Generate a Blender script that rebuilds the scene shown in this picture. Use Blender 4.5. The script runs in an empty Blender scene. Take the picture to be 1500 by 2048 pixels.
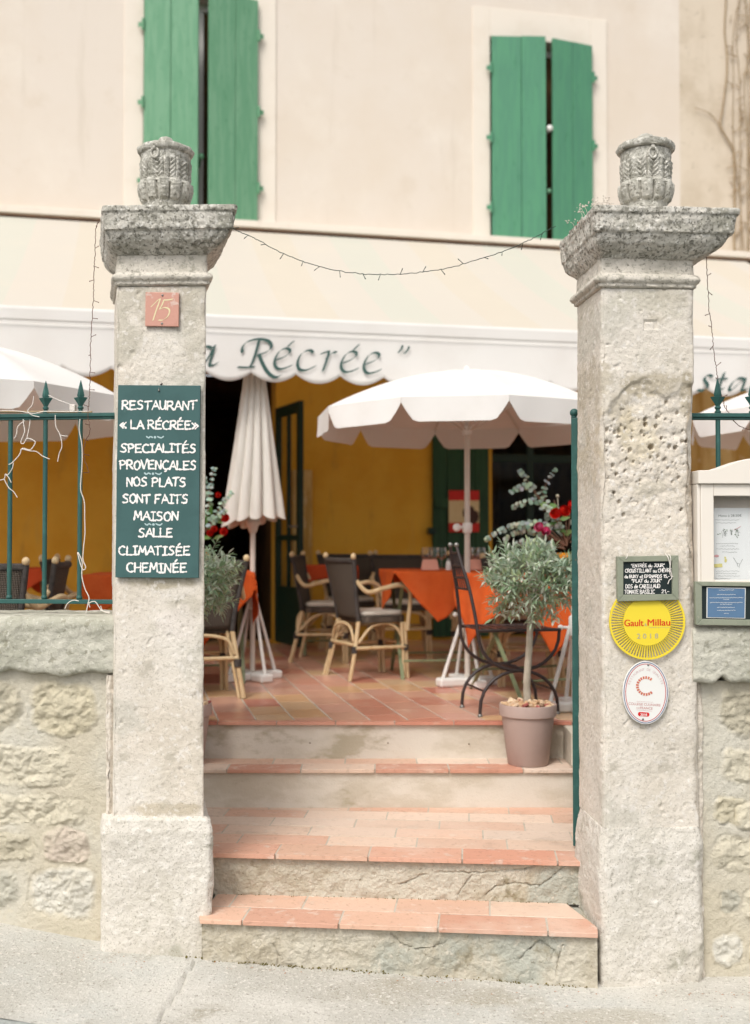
import bpy, math, random
from mathutils import Vector, Matrix, noise
from math import sin, cos, pi, sqrt, radians, hypot, atan2, exp

# ------------------------------------------------------------------ camera
S = bpy.context.scene
COL = S.collection
FPX, PITCH, EYE = 2200.0, radians(1.5), 1.65
cd = bpy.data.cameras.new('camera'); cam = bpy.data.objects.new('camera', cd); COL.objects.link(cam)
cam.location = (0, 0, EYE); cam.rotation_euler = (radians(90) + PITCH, 0, 0)
cd.sensor_fit = 'HORIZONTAL'; cd.sensor_width = 36; cd.lens = 36 * FPX / 1500
cd.clip_start = 0.05; cd.clip_end = 500
cd.dof.use_dof = True; cd.dof.focus_distance = 4.35; cd.dof.aperture_fstop = 2.2
S.camera = cam
# ------------------------------------------------------------------ sky, sun, exposure
SUN_EL, SUN_AZ = radians(52), radians(205)       # azimuth clockwise from +Y: behind the camera, a little left
w = bpy.data.worlds.new('World'); S.world = w; w.use_nodes = True
nt = w.node_tree; nt.nodes.clear()
sky = nt.nodes.new('ShaderNodeTexSky'); sky.sky_type = 'NISHITA'; sky.sun_disc = False
sky.sun_elevation = SUN_EL; sky.sun_rotation = SUN_AZ; sky.dust_density = 4.0; sky.air_density = 1.0
hs = nt.nodes.new('ShaderNodeHueSaturation'); hs.inputs['Saturation'].default_value = 0.22   # overcast: a grey sky
bg = nt.nodes.new('ShaderNodeBackground'); bg.inputs['Strength'].default_value = 0.13
wo = nt.nodes.new('ShaderNodeOutputWorld')
nt.links.new(sky.outputs[0], hs.inputs['Color']); nt.links.new(hs.outputs[0], bg.inputs[0]); nt.links.new(bg.outputs[0], wo.inputs[0])
sl = bpy.data.lights.new('sun', 'SUN'); sl.energy = 1.0; sl.angle = radians(18); sl.color = (1.0, 0.965, 0.91)
so = bpy.data.objects.new('sun', sl); COL.objects.link(so); so.location = (0, -5, 12)
sd = Vector((sin(SUN_AZ) * cos(SUN_EL), cos(SUN_AZ) * cos(SUN_EL), sin(SUN_EL)))
so.rotation_euler = sd.to_track_quat('Z', 'Y').to_euler()
S.view_settings.view_transform = 'Standard'; S.view_settings.look = 'None'
S.view_settings.exposure = 0.74; S.view_settings.gamma = 1.0
S.cycles.use_denoising = True; S.cycles.max_bounces = 10; S.cycles.diffuse_bounces = 5
S.cycles.caustics_reflective = False; S.cycles.caustics_refractive = False

# ------------------------------------------------------------------ helpers
R = random.Random(7)
I4 = Matrix.Identity(4)
def frame(x, y, z=0.0, yaw=0.0):
    return Matrix.Translation((x, y, z)) @ Matrix.Rotation(radians(yaw), 4, 'Z')
def raydir(px, py):
    u = (px - 750) / FPX; v = (1024 - py) / FPX
    return Vector((u, cos(PITCH) - v * sin(PITCH), sin(PITCH) + v * cos(PITCH)))
def at(px, py, Y):
    d = raydir(px, py); t = Y / d.y
    return Vector((d.x * t, Y, EYE + d.z * t))
def on(T, px, py):                       # where the photo's pixel meets a real upright plane y=0 of frame T
    Ti = T.inverted(); o = Ti @ Vector((0, 0, EYE)); d = Ti.to_3x3() @ raydir(px, py)
    t = -o.y / d.y; p = o + d * t
    return p.x, p.z
def lerp(a, b, t): return a + (b - a) * t
def sstep(a, b, x):
    if a == b: return float(x >= a)
    t = min(1, max(0, (x - a) / (b - a))); return t * t * (3 - 2 * t)
def nz(x, y, z, f=1.0, seed=0.0): return noise.noise(Vector((x * f + seed, y * f - seed * .7, z * f + seed * 1.3)))
def fbm(p, f, octv=3, seed=0.0):
    s = 0; a = 1
    for i in range(octv):
        s += a * nz(p[0], p[1], p[2], f, seed + i * 3.1); f *= 2.1; a *= .5
    return s
def lin(c): return tuple(((x / 255) / 12.92 if x / 255 <= .04045 else ((x / 255 + .055) / 1.055) ** 2.4) for x in c)
def A(r, g, b, k=0.8): return tuple(x * k for x in lin((r, g, b)))     # albedo from an sRGB colour

def catmull(pts, n=6, closed=False):
    pts = [Vector(p) for p in pts]
    if len(pts) < 3: 
        return [pts[0].lerp(pts[1], i / n) for i in range(n + 1)]
    out = []; N = len(pts)
    rng = range(N if closed else N - 1)
    for i in rng:
        g = (lambda k: pts[k % N]) if closed else (lambda k: pts[max(0, min(N - 1, k))])
        p0, p1, p2, p3 = g(i - 1), g(i), g(i + 1), g(i + 2)
        for j in range(n):
            t = j / n
            out.append(.5 * ((2 * p1) + (p2 - p0) * t + (2 * p0 - 5 * p1 + 4 * p2 - p3) * t * t + (3 * p1 - p0 - 3 * p2 + p3) * t ** 3))
    if not closed: out.append(pts[-1])
    return out

MATS = {}
def setp(o, **k):
    for a, b in k.items():
        if b is not None: o[a] = b
ROOTM = {}
def thing(name, label, cat, loc=(0, 0, 0), rz=0.0, group=None):
    o = bpy.data.objects.new(name, None); COL.objects.link(o); o.empty_display_size = .1
    o.location = loc; o.rotation_euler = (0, 0, radians(rz))
    setp(o, label=label, category=cat, group=group)
    ROOTM[o.name] = frame(loc[0], loc[1], loc[2], rz)
    return o
class MB:
    def __init__(s, T=None): s.v = []; s.f = []; s.fc = []; s.fm = []; s.T = T or I4; s.c = None; s.m = 0
    def add(s, vs, fs):
        b = len(s.v); T = s.T
        s.v += [T @ Vector(p) for p in vs]
        for f in fs: s.f.append([i + b for i in f]); s.fc.append(s.c); s.fm.append(s.m)
    def box(s, x0, x1, y0, y1, z0, z1, M=None):
        vs = [(x, y, z) for z in (z0, z1) for y in (y0, y1) for x in (x0, x1)]
        if M is not None: vs = [M @ Vector(p) for p in vs]
        s.add(vs, [(0, 2, 3, 1), (4, 5, 7, 6), (0, 1, 5, 4), (1, 3, 7, 5), (3, 2, 6, 7), (2, 0, 4, 6)])
    def bar(s, p, q, w, h=None):           # square bar between two points
        p = Vector(p); q = Vector(q); d = (q - p); L = d.length
        M = Matrix.Translation(p) @ d.to_track_quat('Z', 'Y').to_matrix().to_4x4(); h = h or w
        s.box(-w / 2, w / 2, -h / 2, h / 2, 0, L, M)
    def tube(s, pts, r, n=8, caps=True):
        pts = [Vector(p) for p in pts]; N = len(pts)
        rs = r if isinstance(r, (list, tuple)) else [r] * N
        vs = []; prev = None
        for i, p in enumerate(pts):
            t = (pts[min(N - 1, i + 1)] - pts[max(0, i - 1)])
            t = t.normalized() if t.length > 1e-9 else Vector((0, 0, 1))
            if prev is None:
                u = t.cross(Vector((0, 0, 1)) if abs(t.z) < .9 else Vector((1, 0, 0))).normalized()
            else:
                u = (prev - t * prev.dot(t)); u = u.normalized() if u.length > 1e-6 else t.orthogonal().normalized()
            prev = u; w_ = t.cross(u)
            for k in range(n):
                a = 2 * pi * k / n; vs.append(p + (u * cos(a) + w_ * sin(a)) * rs[i])
        fs = []
        for i in range(N - 1):
            for k in range(n):
                k2 = (k + 1) % n; fs.append((i * n + k, i * n + k2, (i + 1) * n + k2, (i + 1) * n + k))
        if caps: fs.append(tuple(reversed(range(n)))); fs.append(tuple(range((N - 1) * n, N * n)))
        s.add(vs, fs)
    def lathe(s, prof, c=(0, 0, 0), n=32, fn=None):   # prof: (r, z); fn(angle, i, r, z) -> r, z
        vs = []
        for i, (r, z) in enumerate(prof):
            for k in range(n):
                a = 2 * pi * k / n
                rr, zz = fn(a, i, r, z) if fn else (r, z)
                vs.append((c[0] + rr * cos(a), c[1] + rr * sin(a), c[2] + zz))
        fs = []
        for i in range(len(prof) - 1):
            for k in range(n):
                k2 = (k + 1) % n; fs.append((i * n + k, i * n + k2, (i + 1) * n + k2, (i + 1) * n + k))
        if prof[0][0] > 1e-5: fs.append(tuple(reversed(range(n))))
        if prof[-1][0] > 1e-5: fs.append(tuple(range((len(prof) - 1) * n, len(prof) * n)))
        s.add(vs, fs)
    def ball(s, c, r, n=12, sc=(1, 1, 1)):
        vs = []; m = max(4, n // 2)
        for i in range(m + 1):
            t = pi * i / m
            for k in range(n):
                a = 2 * pi * k / n
                vs.append((c[0] + r * sc[0] * sin(t) * cos(a), c[1] + r * sc[1] * sin(t) * sin(a), c[2] - r * sc[2] * cos(t)))
        s.add(vs, [(i * n + k, i * n + (k + 1) % n, (i + 1) * n + (k + 1) % n, (i + 1) * n + k) for i in range(m) for k in range(n)])
    def grid(s, nu, nv, fn, flip=False):
        vs = [fn(i / nu, j / nv) for j in range(nv + 1) for i in range(nu + 1)]; W = nu + 1
        fs = [(j * W + i, j * W + i + 1, (j + 1) * W + i + 1, (j + 1) * W + i) for j in range(nv) for i in range(nu)]
        if flip: fs = [tuple(reversed(f)) for f in fs]
        s.add(vs, fs)
    def prism(s, poly, z0, z1):            # poly: xy, counter-clockwise
        n = len(poly)
        vs = [(x, y, z0) for x, y in poly] + [(x, y, z1) for x, y in poly]
        s.add(vs, [tuple(reversed(range(n))), tuple(range(n, 2 * n))] + [(i, (i + 1) % n, n + (i + 1) % n, n + i) for i in range(n)])
    def build(s, name, mat, parent=None, loc=None, smooth=None, bevel=0, solid=0, sub=0, **props):
        me = bpy.data.meshes.new(name)
        o = bpy.data.objects.new(name, me); COL.objects.link(o)
        if parent is not None:
            root = parent
            while root.parent: root = root.parent
            Mi = ROOTM[root.name].inverted(); o.parent = parent
        else:
            L = Vector(loc) if loc is not None else Vector((0, 0, 0)); Mi = Matrix.Translation(-L); o.location = L
        me.from_pydata([Mi @ p for p in s.v], [], s.f)
        for m in (mat if isinstance(mat, (list, tuple)) else [mat]): me.materials.append(m)
        if any(s.fm): me.polygons.foreach_set('material_index', s.fm)
        if any(c is not None for c in s.fc):
            at_ = me.color_attributes.new('Col', 'FLOAT_COLOR', 'CORNER'); buf = []
            for f, c in zip(s.f, s.fc):
                c = c or (1, 1, 1)
                for _ in f: buf += [c[0], c[1], c[2], 1]
            at_.data.foreach_set('color', buf)
        if smooth is not None:
            me.polygons.foreach_set('use_smooth', [True] * len(me.polygons))
            if smooth < 180: me.set_sharp_from_angle(angle=radians(smooth))
        if solid: m = o.modifiers.new('solid', 'SOLIDIFY'); m.thickness = solid; m.offset = 0
        if bevel: m = o.modifiers.new('bevel', 'BEVEL'); m.width = bevel; m.segments = 2; m.limit_method = 'ANGLE'
        if sub: m = o.modifiers.new('sub', 'SUBSURF'); m.levels = sub; m.render_levels = sub
        setp(o, **props); me.update()
        return o
def dup(o, parent=None, label=None, group=None, loc=None, rz=None):
    c = o.copy(); COL.objects.link(c)
    if parent is not None: c.parent = parent
    for ch in o.children: dup(ch, c)
    if label: c['label'] = label
    if group: c['group'] = group
    if loc is not None: c.location = loc
    if rz is not None: c.rotation_euler = (0, 0, radians(rz))
    return c

# ------------------------------------------------------------------ materials
def mat(name, base, rough=.8, var=(), bump=(), attr=False, spec=.3, metal=0, translucent=0, transmission=0, alpha=1, coat=0):
    """var: (noise scale, colour, lo, hi, amount[, stretch xyz]); bump: (scale, distance, kind)"""
    m = bpy.data.materials.new(name); m.use_nodes = True
    t = m.node_tree; N = t.nodes; L = t.links; N.clear()
    out = N.new('ShaderNodeOutputMaterial'); p = N.new('ShaderNodeBsdfPrincipled')
    p.inputs['Roughness'].default_value = rough; p.inputs['Specular IOR Level'].default_value = spec; p.inputs['Metallic'].default_value = metal
    p.inputs['Transmission Weight'].default_value = transmission; p.inputs['Alpha'].default_value = alpha; p.inputs['Coat Weight'].default_value = coat
    tc = N.new('ShaderNodeTexCoord')
    if attr:
        a = N.new('ShaderNodeAttribute'); a.attribute_name = 'Col'; col = a.outputs['Color']
    else:
        a = N.new('ShaderNodeRGB'); a.outputs[0].default_value = (*base, 1); col = a.outputs[0]
    def coords(st):
        if not st: return tc.outputs['Object']
        mp = N.new('ShaderNodeMapping'); mp.inputs['Scale'].default_value = st; L.new(tc.outputs['Object'], mp.inputs[0]); return mp.outputs[0]
    def tex(sc, kind='noise', st=None, det=5):
        if kind == 'vor':
            n = N.new('ShaderNodeTexVoronoi'); n.inputs['Scale'].default_value = sc; L.new(coords(st), n.inputs['Vector']); return n.outputs['Distance']
        if kind.startswith('wave'):
            n = N.new('ShaderNodeTexWave'); n.bands_direction = kind[-1]; n.inputs['Scale'].default_value = sc; n.inputs['Distortion'].default_value = .3
            L.new(coords(st), n.inputs['Vector']); return n.outputs['Fac']
        n = N.new('ShaderNodeTexNoise'); n.inputs['Scale'].default_value = sc; n.inputs['Detail'].default_value = det; n.inputs['Roughness'].default_value = .62
        L.new(coords(st), n.inputs['Vector']); return n.outputs['Fac']
    for v in var:
        sc, c2, lo, hi, amt = v[:5]; st = v[5] if len(v) > 5 else None; kind = v[6] if len(v) > 6 else 'noise'
        mr = N.new('ShaderNodeMapRange'); mr.interpolation_type = 'SMOOTHSTEP'
        mr.inputs['From Min'].default_value = lo; mr.inputs['From Max'].default_value = hi; mr.inputs['To Max'].default_value = amt
        L.new(tex(sc, kind, st), mr.inputs['Value'])
        mx = N.new('ShaderNodeMix'); mx.data_type = 'RGBA'
        L.new(mr.outputs[0], mx.inputs[0]); L.new(col, mx.inputs[6])
        if c2 == 'dark': 
            mm = N.new('ShaderNodeMix'); mm.data_type = 'RGBA'; mm.blend_type = 'MULTIPLY'; mm.inputs[0].default_value = 1; L.new(col, mm.inputs[6]); mm.inputs[7].default_value = (.55, .52, .48, 1); L.new(mm.outputs[2], mx.inputs[7])
        else: mx.inputs[7].default_value = (*c2, 1)
        col = mx.outputs[2]
    L.new(col, p.inputs['Base Color'])
    nrm = None
    for b in bump:
        sc, dist = b[:2]; kind = b[2] if len(b) > 2 else 'noise'; st = b[3] if len(b) > 3 else None
        bn = N.new('ShaderNodeBump'); bn.inputs['Strength'].default_value = 1; bn.inputs['Distance'].default_value = dist
        L.new(tex(sc, kind, st, 6), bn.inputs['Height'])
        if nrm is not None: L.new(nrm, bn.inputs['Normal'])
        nrm = bn.outputs[0]
    if nrm is not None: L.new(nrm, p.inputs['Normal'])
    sh = p.outputs[0]
    if translucent:
        tr = N.new('ShaderNodeBsdfTranslucent'); L.new(col, tr.inputs['Color'])
        ms = N.new('ShaderNodeMixShader'); ms.inputs[0].default_value = translucent
        L.new(sh, ms.inputs[1]); L.new(tr.outputs[0], ms.inputs[2]); sh = ms.outputs[0]
    L.new(sh, out.inputs[0])
    return m

GREY_LICHEN, DARK_LICHEN = A(120, 118, 104), A(84, 82, 70)
m_stone = mat('limestone', (1, 1, 1), .9, [(3, A(210, 199, 181), .42, .7, .6), (11, A(186, 178, 160), .56, .68, .5), (1.6, A(208, 197, 176), .55, .7, .5), (70, A(170, 160, 142), .57, .66, .42), (40, A(240, 233, 223), .54, .64, .7), (130, A(140, 130, 112), .58, .65, .36)],
              [(60, .003), (170, .0022), (16, .0015)], attr=True)
m_stone_base = mat('limestone_base', A(228, 221, 209), .9, [(4, A(208, 201, 186), .4, .65, .7), (6, A(166, 163, 144), .57, .7, .6), (60, A(140, 134, 116), .59, .67, .5), (30, A(242, 236, 226), .53, .64, .7), (130, A(136, 128, 110), .57, .63, .5)],
              [(30, .006), (110, .004)])
m_capstone = mat('lichen_capstone', A(222, 216, 204), .92, [(7, A(186, 182, 168), .42, .62, .7), (26, A(236, 231, 221), .54, .66, .8), (38, A(130, 127, 114), .51, .60, .66), (3.5, A(146, 144, 130), .5, .68, .6), (85, A(78, 76, 64), .54, .61, .7), (60, A(240, 236, 226), .57, .62, .75), (9, A(190, 160, 92), .71, .76, .6)],
              [(45, .006), (130, .003)])
m_neck = mat('weathered_neck', A(228, 220, 206), .92, [(6, A(198, 191, 175), .42, .65, .7), (40, A(150, 146, 130), .54, .62, .6), (12, A(236, 228, 216), .55, .68, .6), (90, A(110, 104, 90), .58, .64, .6)], [(50, .006), (140, .003)])
m_urn = mat('lichen_urn', A(206, 202, 190), .92, [(10, A(166, 163, 150), .42, .6, .8), (45, A(232, 228, 217), .53, .6, .8), (75, A(104, 102, 90), .54, .62, .6), (14, A(188, 168, 110), .7, .76, .5)], [(70, .004), (160, .003)])
m_rubble = mat('rubble_wall', (1, 1, 1), .92, [(6, A(208, 199, 176), .45, .7, .5), (9, 'dark', .58, .78, .35), (60, 'dark', .6, .7, .5), (30, A(226, 216, 192), .58, .7, .5)], [(38, .006), (120, .004)], attr=True)
m_coping = mat('coping_stone', A(208, 204, 188), .92, [(5, A(176, 174, 156), .4, .62, .8), (60, A(226, 222, 208), .57, .64, .65), (22, A(136, 132, 110), .56, .68, .6), (90, A(104, 98, 80), .64, .7, .6)], [(45, .006), (150, .004), (26, .004, 'vor')])
m_plaster = mat('cream_plaster', A(234, 222, 208), .9, [(.5, A(228, 212, 192), .4, .65, .6), (3, A(220, 204, 184), .56, .75, .4), (1.2, A(243, 233, 219), .5, .7, .5), (1.1, A(214, 200, 182), .56, .74, .5, (3.2, 3.2, .35)), (7, A(222, 208, 190), .6, .75, .4)], [(90, .002), (12, .002)])
m_plaster_old = mat('stained_plaster', A(226, 211, 190), .9, [(2, A(196, 178, 152), .42, .65, .6), (9, A(150, 134, 108), .58, .72, .5), (1, A(170, 150, 122), .55, .7, .5, (2, 2, .4))], [(70, .003)])
m_surround = mat('window_surround', A(242, 231, 216), .9, [(3, A(232, 218, 200), .45, .7, .5)], [(80, .001)])
m_ochre = mat('ochre_plaster', A(232, 180, 66), .9, [(1.4, A(218, 158, 40), .4, .65, .7), (1.6, A(176, 140, 66), .54, .7, .6, (2.5, 2.5, .7)), (1.1, A(212, 176, 90), .6, .76, .6, (3, 3, .5))], [(60, .003)])
m_ochre_worn = mat('worn_ochre', A(216, 184, 120), .9, [(2, A(176, 132, 50), .42, .62, .8, (3, 3, .5)), (8, A(232, 214, 176), .56, .7, .6)], [(60, .004)])
m_dark = mat('dark_interior_and_shade', A(104, 78, 46), .9, [(2, A(60, 44, 24), .4, .6, .8)])
m_shutter2 = mat('green_shutter_paint', A(84, 142, 112), .6, [(3, A(90, 154, 116), .42, .6, .7, (9, 9, .8)), (5, A(58, 120, 86), .58, .7, .5, (5, 5, 1.0)), (16, A(66, 120, 90), .66, .72, .5)], [(30, .002, 'noise', (6, 6, .4))])
m_shutter = mat('faded_green_shutter_paint', A(104, 156, 120), .6, [(3, A(122, 168, 134), .42, .6, .7, (9, 9, .8)), (5, A(84, 140, 102), .56, .7, .6, (5, 5, 1.6)), (9, A(70, 126, 90), .64, .72, .6, (3, 3, 2))], [(30, .002, 'noise', (6, 6, .4))])
m_shutter_dk = mat('dark_green_door_paint', A(34, 74, 40), .5, [(4, A(22, 56, 28), .45, .6, .6, (6, 6, .6))])
m_frame_dk = mat('black_green_frame', A(22, 46, 34), .5)
m_iron = mat('green_iron_paint', A(46, 92, 86), .5, [(14, A(70, 124, 114), .5, .7, .5), (60, A(34, 74, 68), .62, .7, .5), (30, A(132, 108, 84), .71, .76, .6)], [(80, .0008)], spec=.4)
m_black_iron = mat('dark_iron', A(58, 46, 44), .45, [(20, A(92, 70, 60), .56, .7, .4)], spec=.5)
m_galv = mat('grey_metal', A(150, 148, 142), .4, metal=.7)
m_white_cloth = mat('white_canvas', A(246, 243, 238, .78), .85, [(2, A(236, 231, 224, .78), .45, .65, .5)], [(300, .0006)], translucent=.13)
m_furled = mat('furled_canvas', A(236, 230, 220, .8), .85, [(5, A(216, 208, 196, .8), .45, .65, .5, (3, 3, .5))], [(200, .0006)], translucent=.15)
m_val = mat('awning_valance', A(247, 243, 237, .78), .8, [(1.5, A(238, 232, 224, .78), .45, .68, .5)], [(200, .0005)], translucent=.15)
m_letter = mat('awning_letter_paint', A(62, 92, 86), .7)
m_slate = mat('painted_slate', A(70, 104, 102), .7, [(5, A(62, 94, 92), .45, .6, .6), (40, A(92, 124, 120), .68, .75, .4)], [(200, .0004)])
m_chalk = mat('white_paint_letters', A(250, 244, 238, .85), .8, [(120, A(214, 208, 200), .56, .68, .4)])
m_pale_blue = mat('pale_blue_paint', A(190, 214, 214), .8)
m_chalkboard = mat('chalkboard', A(34, 46, 46), .7, [(8, A(48, 60, 60), .5, .7, .5)])
m_sage_wood = mat('sage_painted_wood', A(152, 156, 136), .7, [(6, A(138, 144, 124), .45, .65, .6, (4, 4, 4)), (50, A(176, 172, 152), .62, .7, .5)], [(60, .001)])
m_case = mat('case_cream_paint', A(240, 231, 218, .82), .6, [(3, A(230, 220, 206), .5, .7, .4)])
m_paper = mat('menu_paper', A(236, 238, 236, .85), .7)
m_blue = mat('blue_card', A(96, 128, 160), .6, [(6, A(84, 114, 148), .45, .6, .5)])
m_ink = mat('grey_ink', A(128, 134, 130), .8)
m_ink_green = mat('green_ink', A(120, 140, 110), .8)
m_ink_red = mat('red_ink', A(222, 170, 170), .8)
m_ink_yellow = mat('yellow_ink', A(228, 218, 140), .8)
m_tile_num = mat('terracotta_plaque', A(214, 160, 142), .7, [(7, A(226, 200, 186), .54, .58, .9), (30, A(202, 146, 128), .5, .7, .5)], [(60, .001)])
m_num = mat('cream_numeral', A(240, 226, 180), .7)
m_yellow = mat('yellow_enamel', A(248, 222, 60), .45, spec=.4)
m_orange_red = mat('red_orange_letters', A(224, 66, 28), .6)
m_silver = mat('silver_letters', A(176, 172, 160), .5)
m_enamel = mat('white_enamel', A(240, 238, 232, .84), .35, spec=.5)
m_ring_blue = mat('blue_grey_ring', A(120, 128, 156), .5)
m_ring_red = mat('rose_ring', A(206, 84, 92), .5)
m_pale_pink = mat('pale_pink_letters', A(222, 190, 188), .6)
m_rose = mat('rose_letters', A(206, 142, 138), .6)
m_pill = mat('red_pill', A(222, 30, 30), .5)
m_tick = mat('orange_tick', A(232, 160, 100), .5)
m_terr = mat('terracotta_tile', (1, 1, 1), .6, [(7, 'dark', .54, .72, .4), (40, 'dark', .56, .66, .4), (2.2, A(232, 206, 186), .46, .7, .55), (14, A(238, 222, 206), .56, .68, .45)], [(50, .002), (14, .004)], attr=True, spec=.35)
m_terr_glossy = mat('terrace_tile', (1, 1, 1), .3, [(5, 'dark', .56, .76, .3), (26, 'dark', .6, .7, .3), (9, A(232, 208, 184), .54, .7, .35)], [(40, .001), (9, .002)], attr=True, spec=.55)
m_grout = mat('grout', A(206, 196, 180), .9, [(20, A(176, 164, 146), .45, .65, .6)], [(90, .002)])
m_conc = mat('smooth_concrete', A(228, 219, 204), .85, [(2.2, A(206, 195, 175), .45, .62, .8, (1, 1, 2.2)), (3.5, A(182, 170, 144), .54, .66, .75, (1, 1, 2)), (40, A(150, 140, 120), .7, .76, .5)], [(30, .003), (120, .0015)])
m_rough = mat('rough_step_stone', A(210, 202, 184), .92, [(5, A(186, 174, 150), .42, .62, .7), (2.4, A(186, 188, 176), .52, .66, .8), (4, A(130, 116, 78), .62, .73, .75), (50, A(110, 98, 70), .63, .72, .6), (28, A(226, 216, 198), .57, .68, .6)], [(34, .012), (100, .005)])
m_pave = mat('pavement_concrete', (1, 1, 1), .9, [(1.6, A(198, 193, 181), .42, .6, .8), (2.6, A(168, 159, 140), .57, .68, .75), (7, A(222, 217, 207), .55, .7, .5), (60, A(232, 227, 217), .56, .62, .85), (85, A(140, 131, 116), .57, .64, .6), (130, A(236, 231, 222), .6, .66, .8), (5, A(150, 142, 122), .66, .74, .5)], [(60, .006), (150, .005)], attr=True)
m_kerb = mat('kerb_granite', A(178, 182, 176), .9, [(60, A(146, 150, 146), .5, .65, .6)], [(90, .003)])
m_road = mat('asphalt', A(120, 122, 120), .9, [(90, A(96, 98, 96), .5, .65, .6)], [(120, .006)])
m_rattan = mat('rattan_cane', A(222, 196, 154), .5, [(12, A(200, 166, 120), .45, .65, .7, (1, 1, .5)), (60, A(236, 210, 164), .56, .68, .6)], [(60, .001)])
m_wrap = mat('grey_rattan_wrap', A(92, 86, 82), .6, [(30, A(64, 60, 58), .45, .6, .7)], [(60, .004, 'wave' + 'Z')])
m_weave = mat('dark_woven_cane', A(104, 94, 84), .65, [(26, A(34, 28, 24), .4, .7, .8, None, 'waveX'), (34, A(150, 134, 116), .55, .85, .6, None, 'waveZ')], [(26, .006, 'waveX'), (34, .005, 'waveZ')])
m_cushion = mat('cream_seat_pad', A(222, 214, 200), .85, [(20, A(206, 196, 180), .45, .65, .5)], [(120, .001)])
m_orange = mat('orange_cloth', A(238, 106, 42), .85, [(4, A(226, 90, 32), .42, .65, .7), (1.5, A(244, 126, 66), .52, .7, .5)], [(160, .0012), (6, .01)], translucent=.12)
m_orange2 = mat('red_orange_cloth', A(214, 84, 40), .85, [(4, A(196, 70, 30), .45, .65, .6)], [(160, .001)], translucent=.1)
m_fold = mat('sage_metal', A(140, 148, 112), .5, [(20, A(118, 128, 94), .5, .66, .5)])
m_wpaint = mat('white_metal_paint', A(238, 236, 230, .84), .5, [(20, A(218, 212, 202), .58, .7, .4)])
m_wood_pole = mat('pale_pole_paint', A(224, 216, 204), .5, [(12, A(202, 192, 178), .45, .65, .5, (1, 1, .3))])
def thin_glass(name, k):
    m = bpy.data.materials.new(name); m.use_nodes = True; t = m.node_tree; t.nodes.clear(); o = t.nodes.new('ShaderNodeOutputMaterial'); x = t.nodes.new('ShaderNodeMixShader'); a = t.nodes.new('ShaderNodeBsdfTransparent'); g = t.nodes.new('ShaderNodeBsdfGlossy'); lw_ = t.nodes.new('ShaderNodeLayerWeight'); mu = t.nodes.new('ShaderNodeMath'); mu.operation = 'MULTIPLY'
    g.inputs['Roughness'].default_value = .05; lw_.inputs[0].default_value = .35; mu.inputs[1].default_value = k
    t.links.new(lw_.outputs['Fresnel'], mu.inputs[0]); t.links.new(mu.outputs[0], x.inputs[0]); t.links.new(a.outputs[0], x.inputs[1]); t.links.new(g.outputs[0], x.inputs[2]); t.links.new(x.outputs[0], o.inputs[0]); return m
m_glass = thin_glass('clear_glass', .6); m_pane = thin_glass('window_glass', .14)
m_pink = mat('peach_napkin', A(238, 172, 150), .8)
m_pot = mat('mauve_plastic_pot', A(188, 164, 154), .55, [(6, A(178, 154, 144), .45, .65, .5)], [(120, .0006)])
m_cork = mat('cork', (1, 1, 1), .85, [(60, 'dark', .55, .7, .4)], [(120, .001)], attr=True)
m_bark = mat('olive_bark', A(196, 184, 166), .9, [(20, A(160, 148, 130), .45, .62, .7, (1, 1, .3))], [(60, .004)])
m_leaf = mat('leaf', (1, 1, 1), .5, [(30, 'dark', .6, .8, .2)], attr=True, translucent=.35, spec=.4)
m_stem = mat('plant_stem', A(140, 104, 84), .7)
m_petal = mat('petal', (1, 1, 1), .55, attr=True, translucent=.25)
m_vase = mat('orange_vase', A(236, 160, 40), .4)
m_poster_r = mat('poster_red', A(206, 44, 36), .6)
m_poster_c = mat('poster_cream', A(226, 206, 160), .6, [(5, A(206, 176, 120), .5, .7, .6)])
m_poster_d = mat('poster_dark', A(70, 44, 34), .6)
m_wire = mat('green_wire', A(56, 74, 66), .6)
m_wire_br = mat('brown_wire', A(116, 84, 70), .6)
m_wire_w = mat('white_wire', A(238, 230, 220), .6)
m_vine = mat('dry_vine', A(176, 152, 120), .9, [(20, A(140, 122, 96), .45, .65, .6)])
m_dry = mat('dry_flowerhead', A(226, 214, 200), .9)
m_red_leaf = mat('red_sedum', A(206, 90, 84), .7)
m_leaf_litter = mat('dead_leaf', A(190, 130, 90), .8)
m_moss = mat('moss', A(116, 108, 62), 1.0, [(60, A(150, 132, 74), .5, .65, .6)])
# ================================================================== frames of the place
YAWF = 12.5                                            # the restaurant front is turned 12.5 degrees to the gate
nx_, ny_ = -sin(radians(YAWF)), cos(radians(YAWF))
def facing(dist): return frame(nx_ * dist, ny_ * dist, 0, YAWF)
FAC = facing(9.86); AWF = facing(7.1)
LP = frame(-1.038, 4.40, 0, -2.0)                      # front of the pillar with the green board
RP = frame(.8686, 4.20, 0, 4.5)                        # front of the pillar with the plaques
LW = frame(-1.10, 4.47, 0, -6.0); RW = frame(1.262, 4.27, 0, 0.5)
TERR = .732

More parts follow.
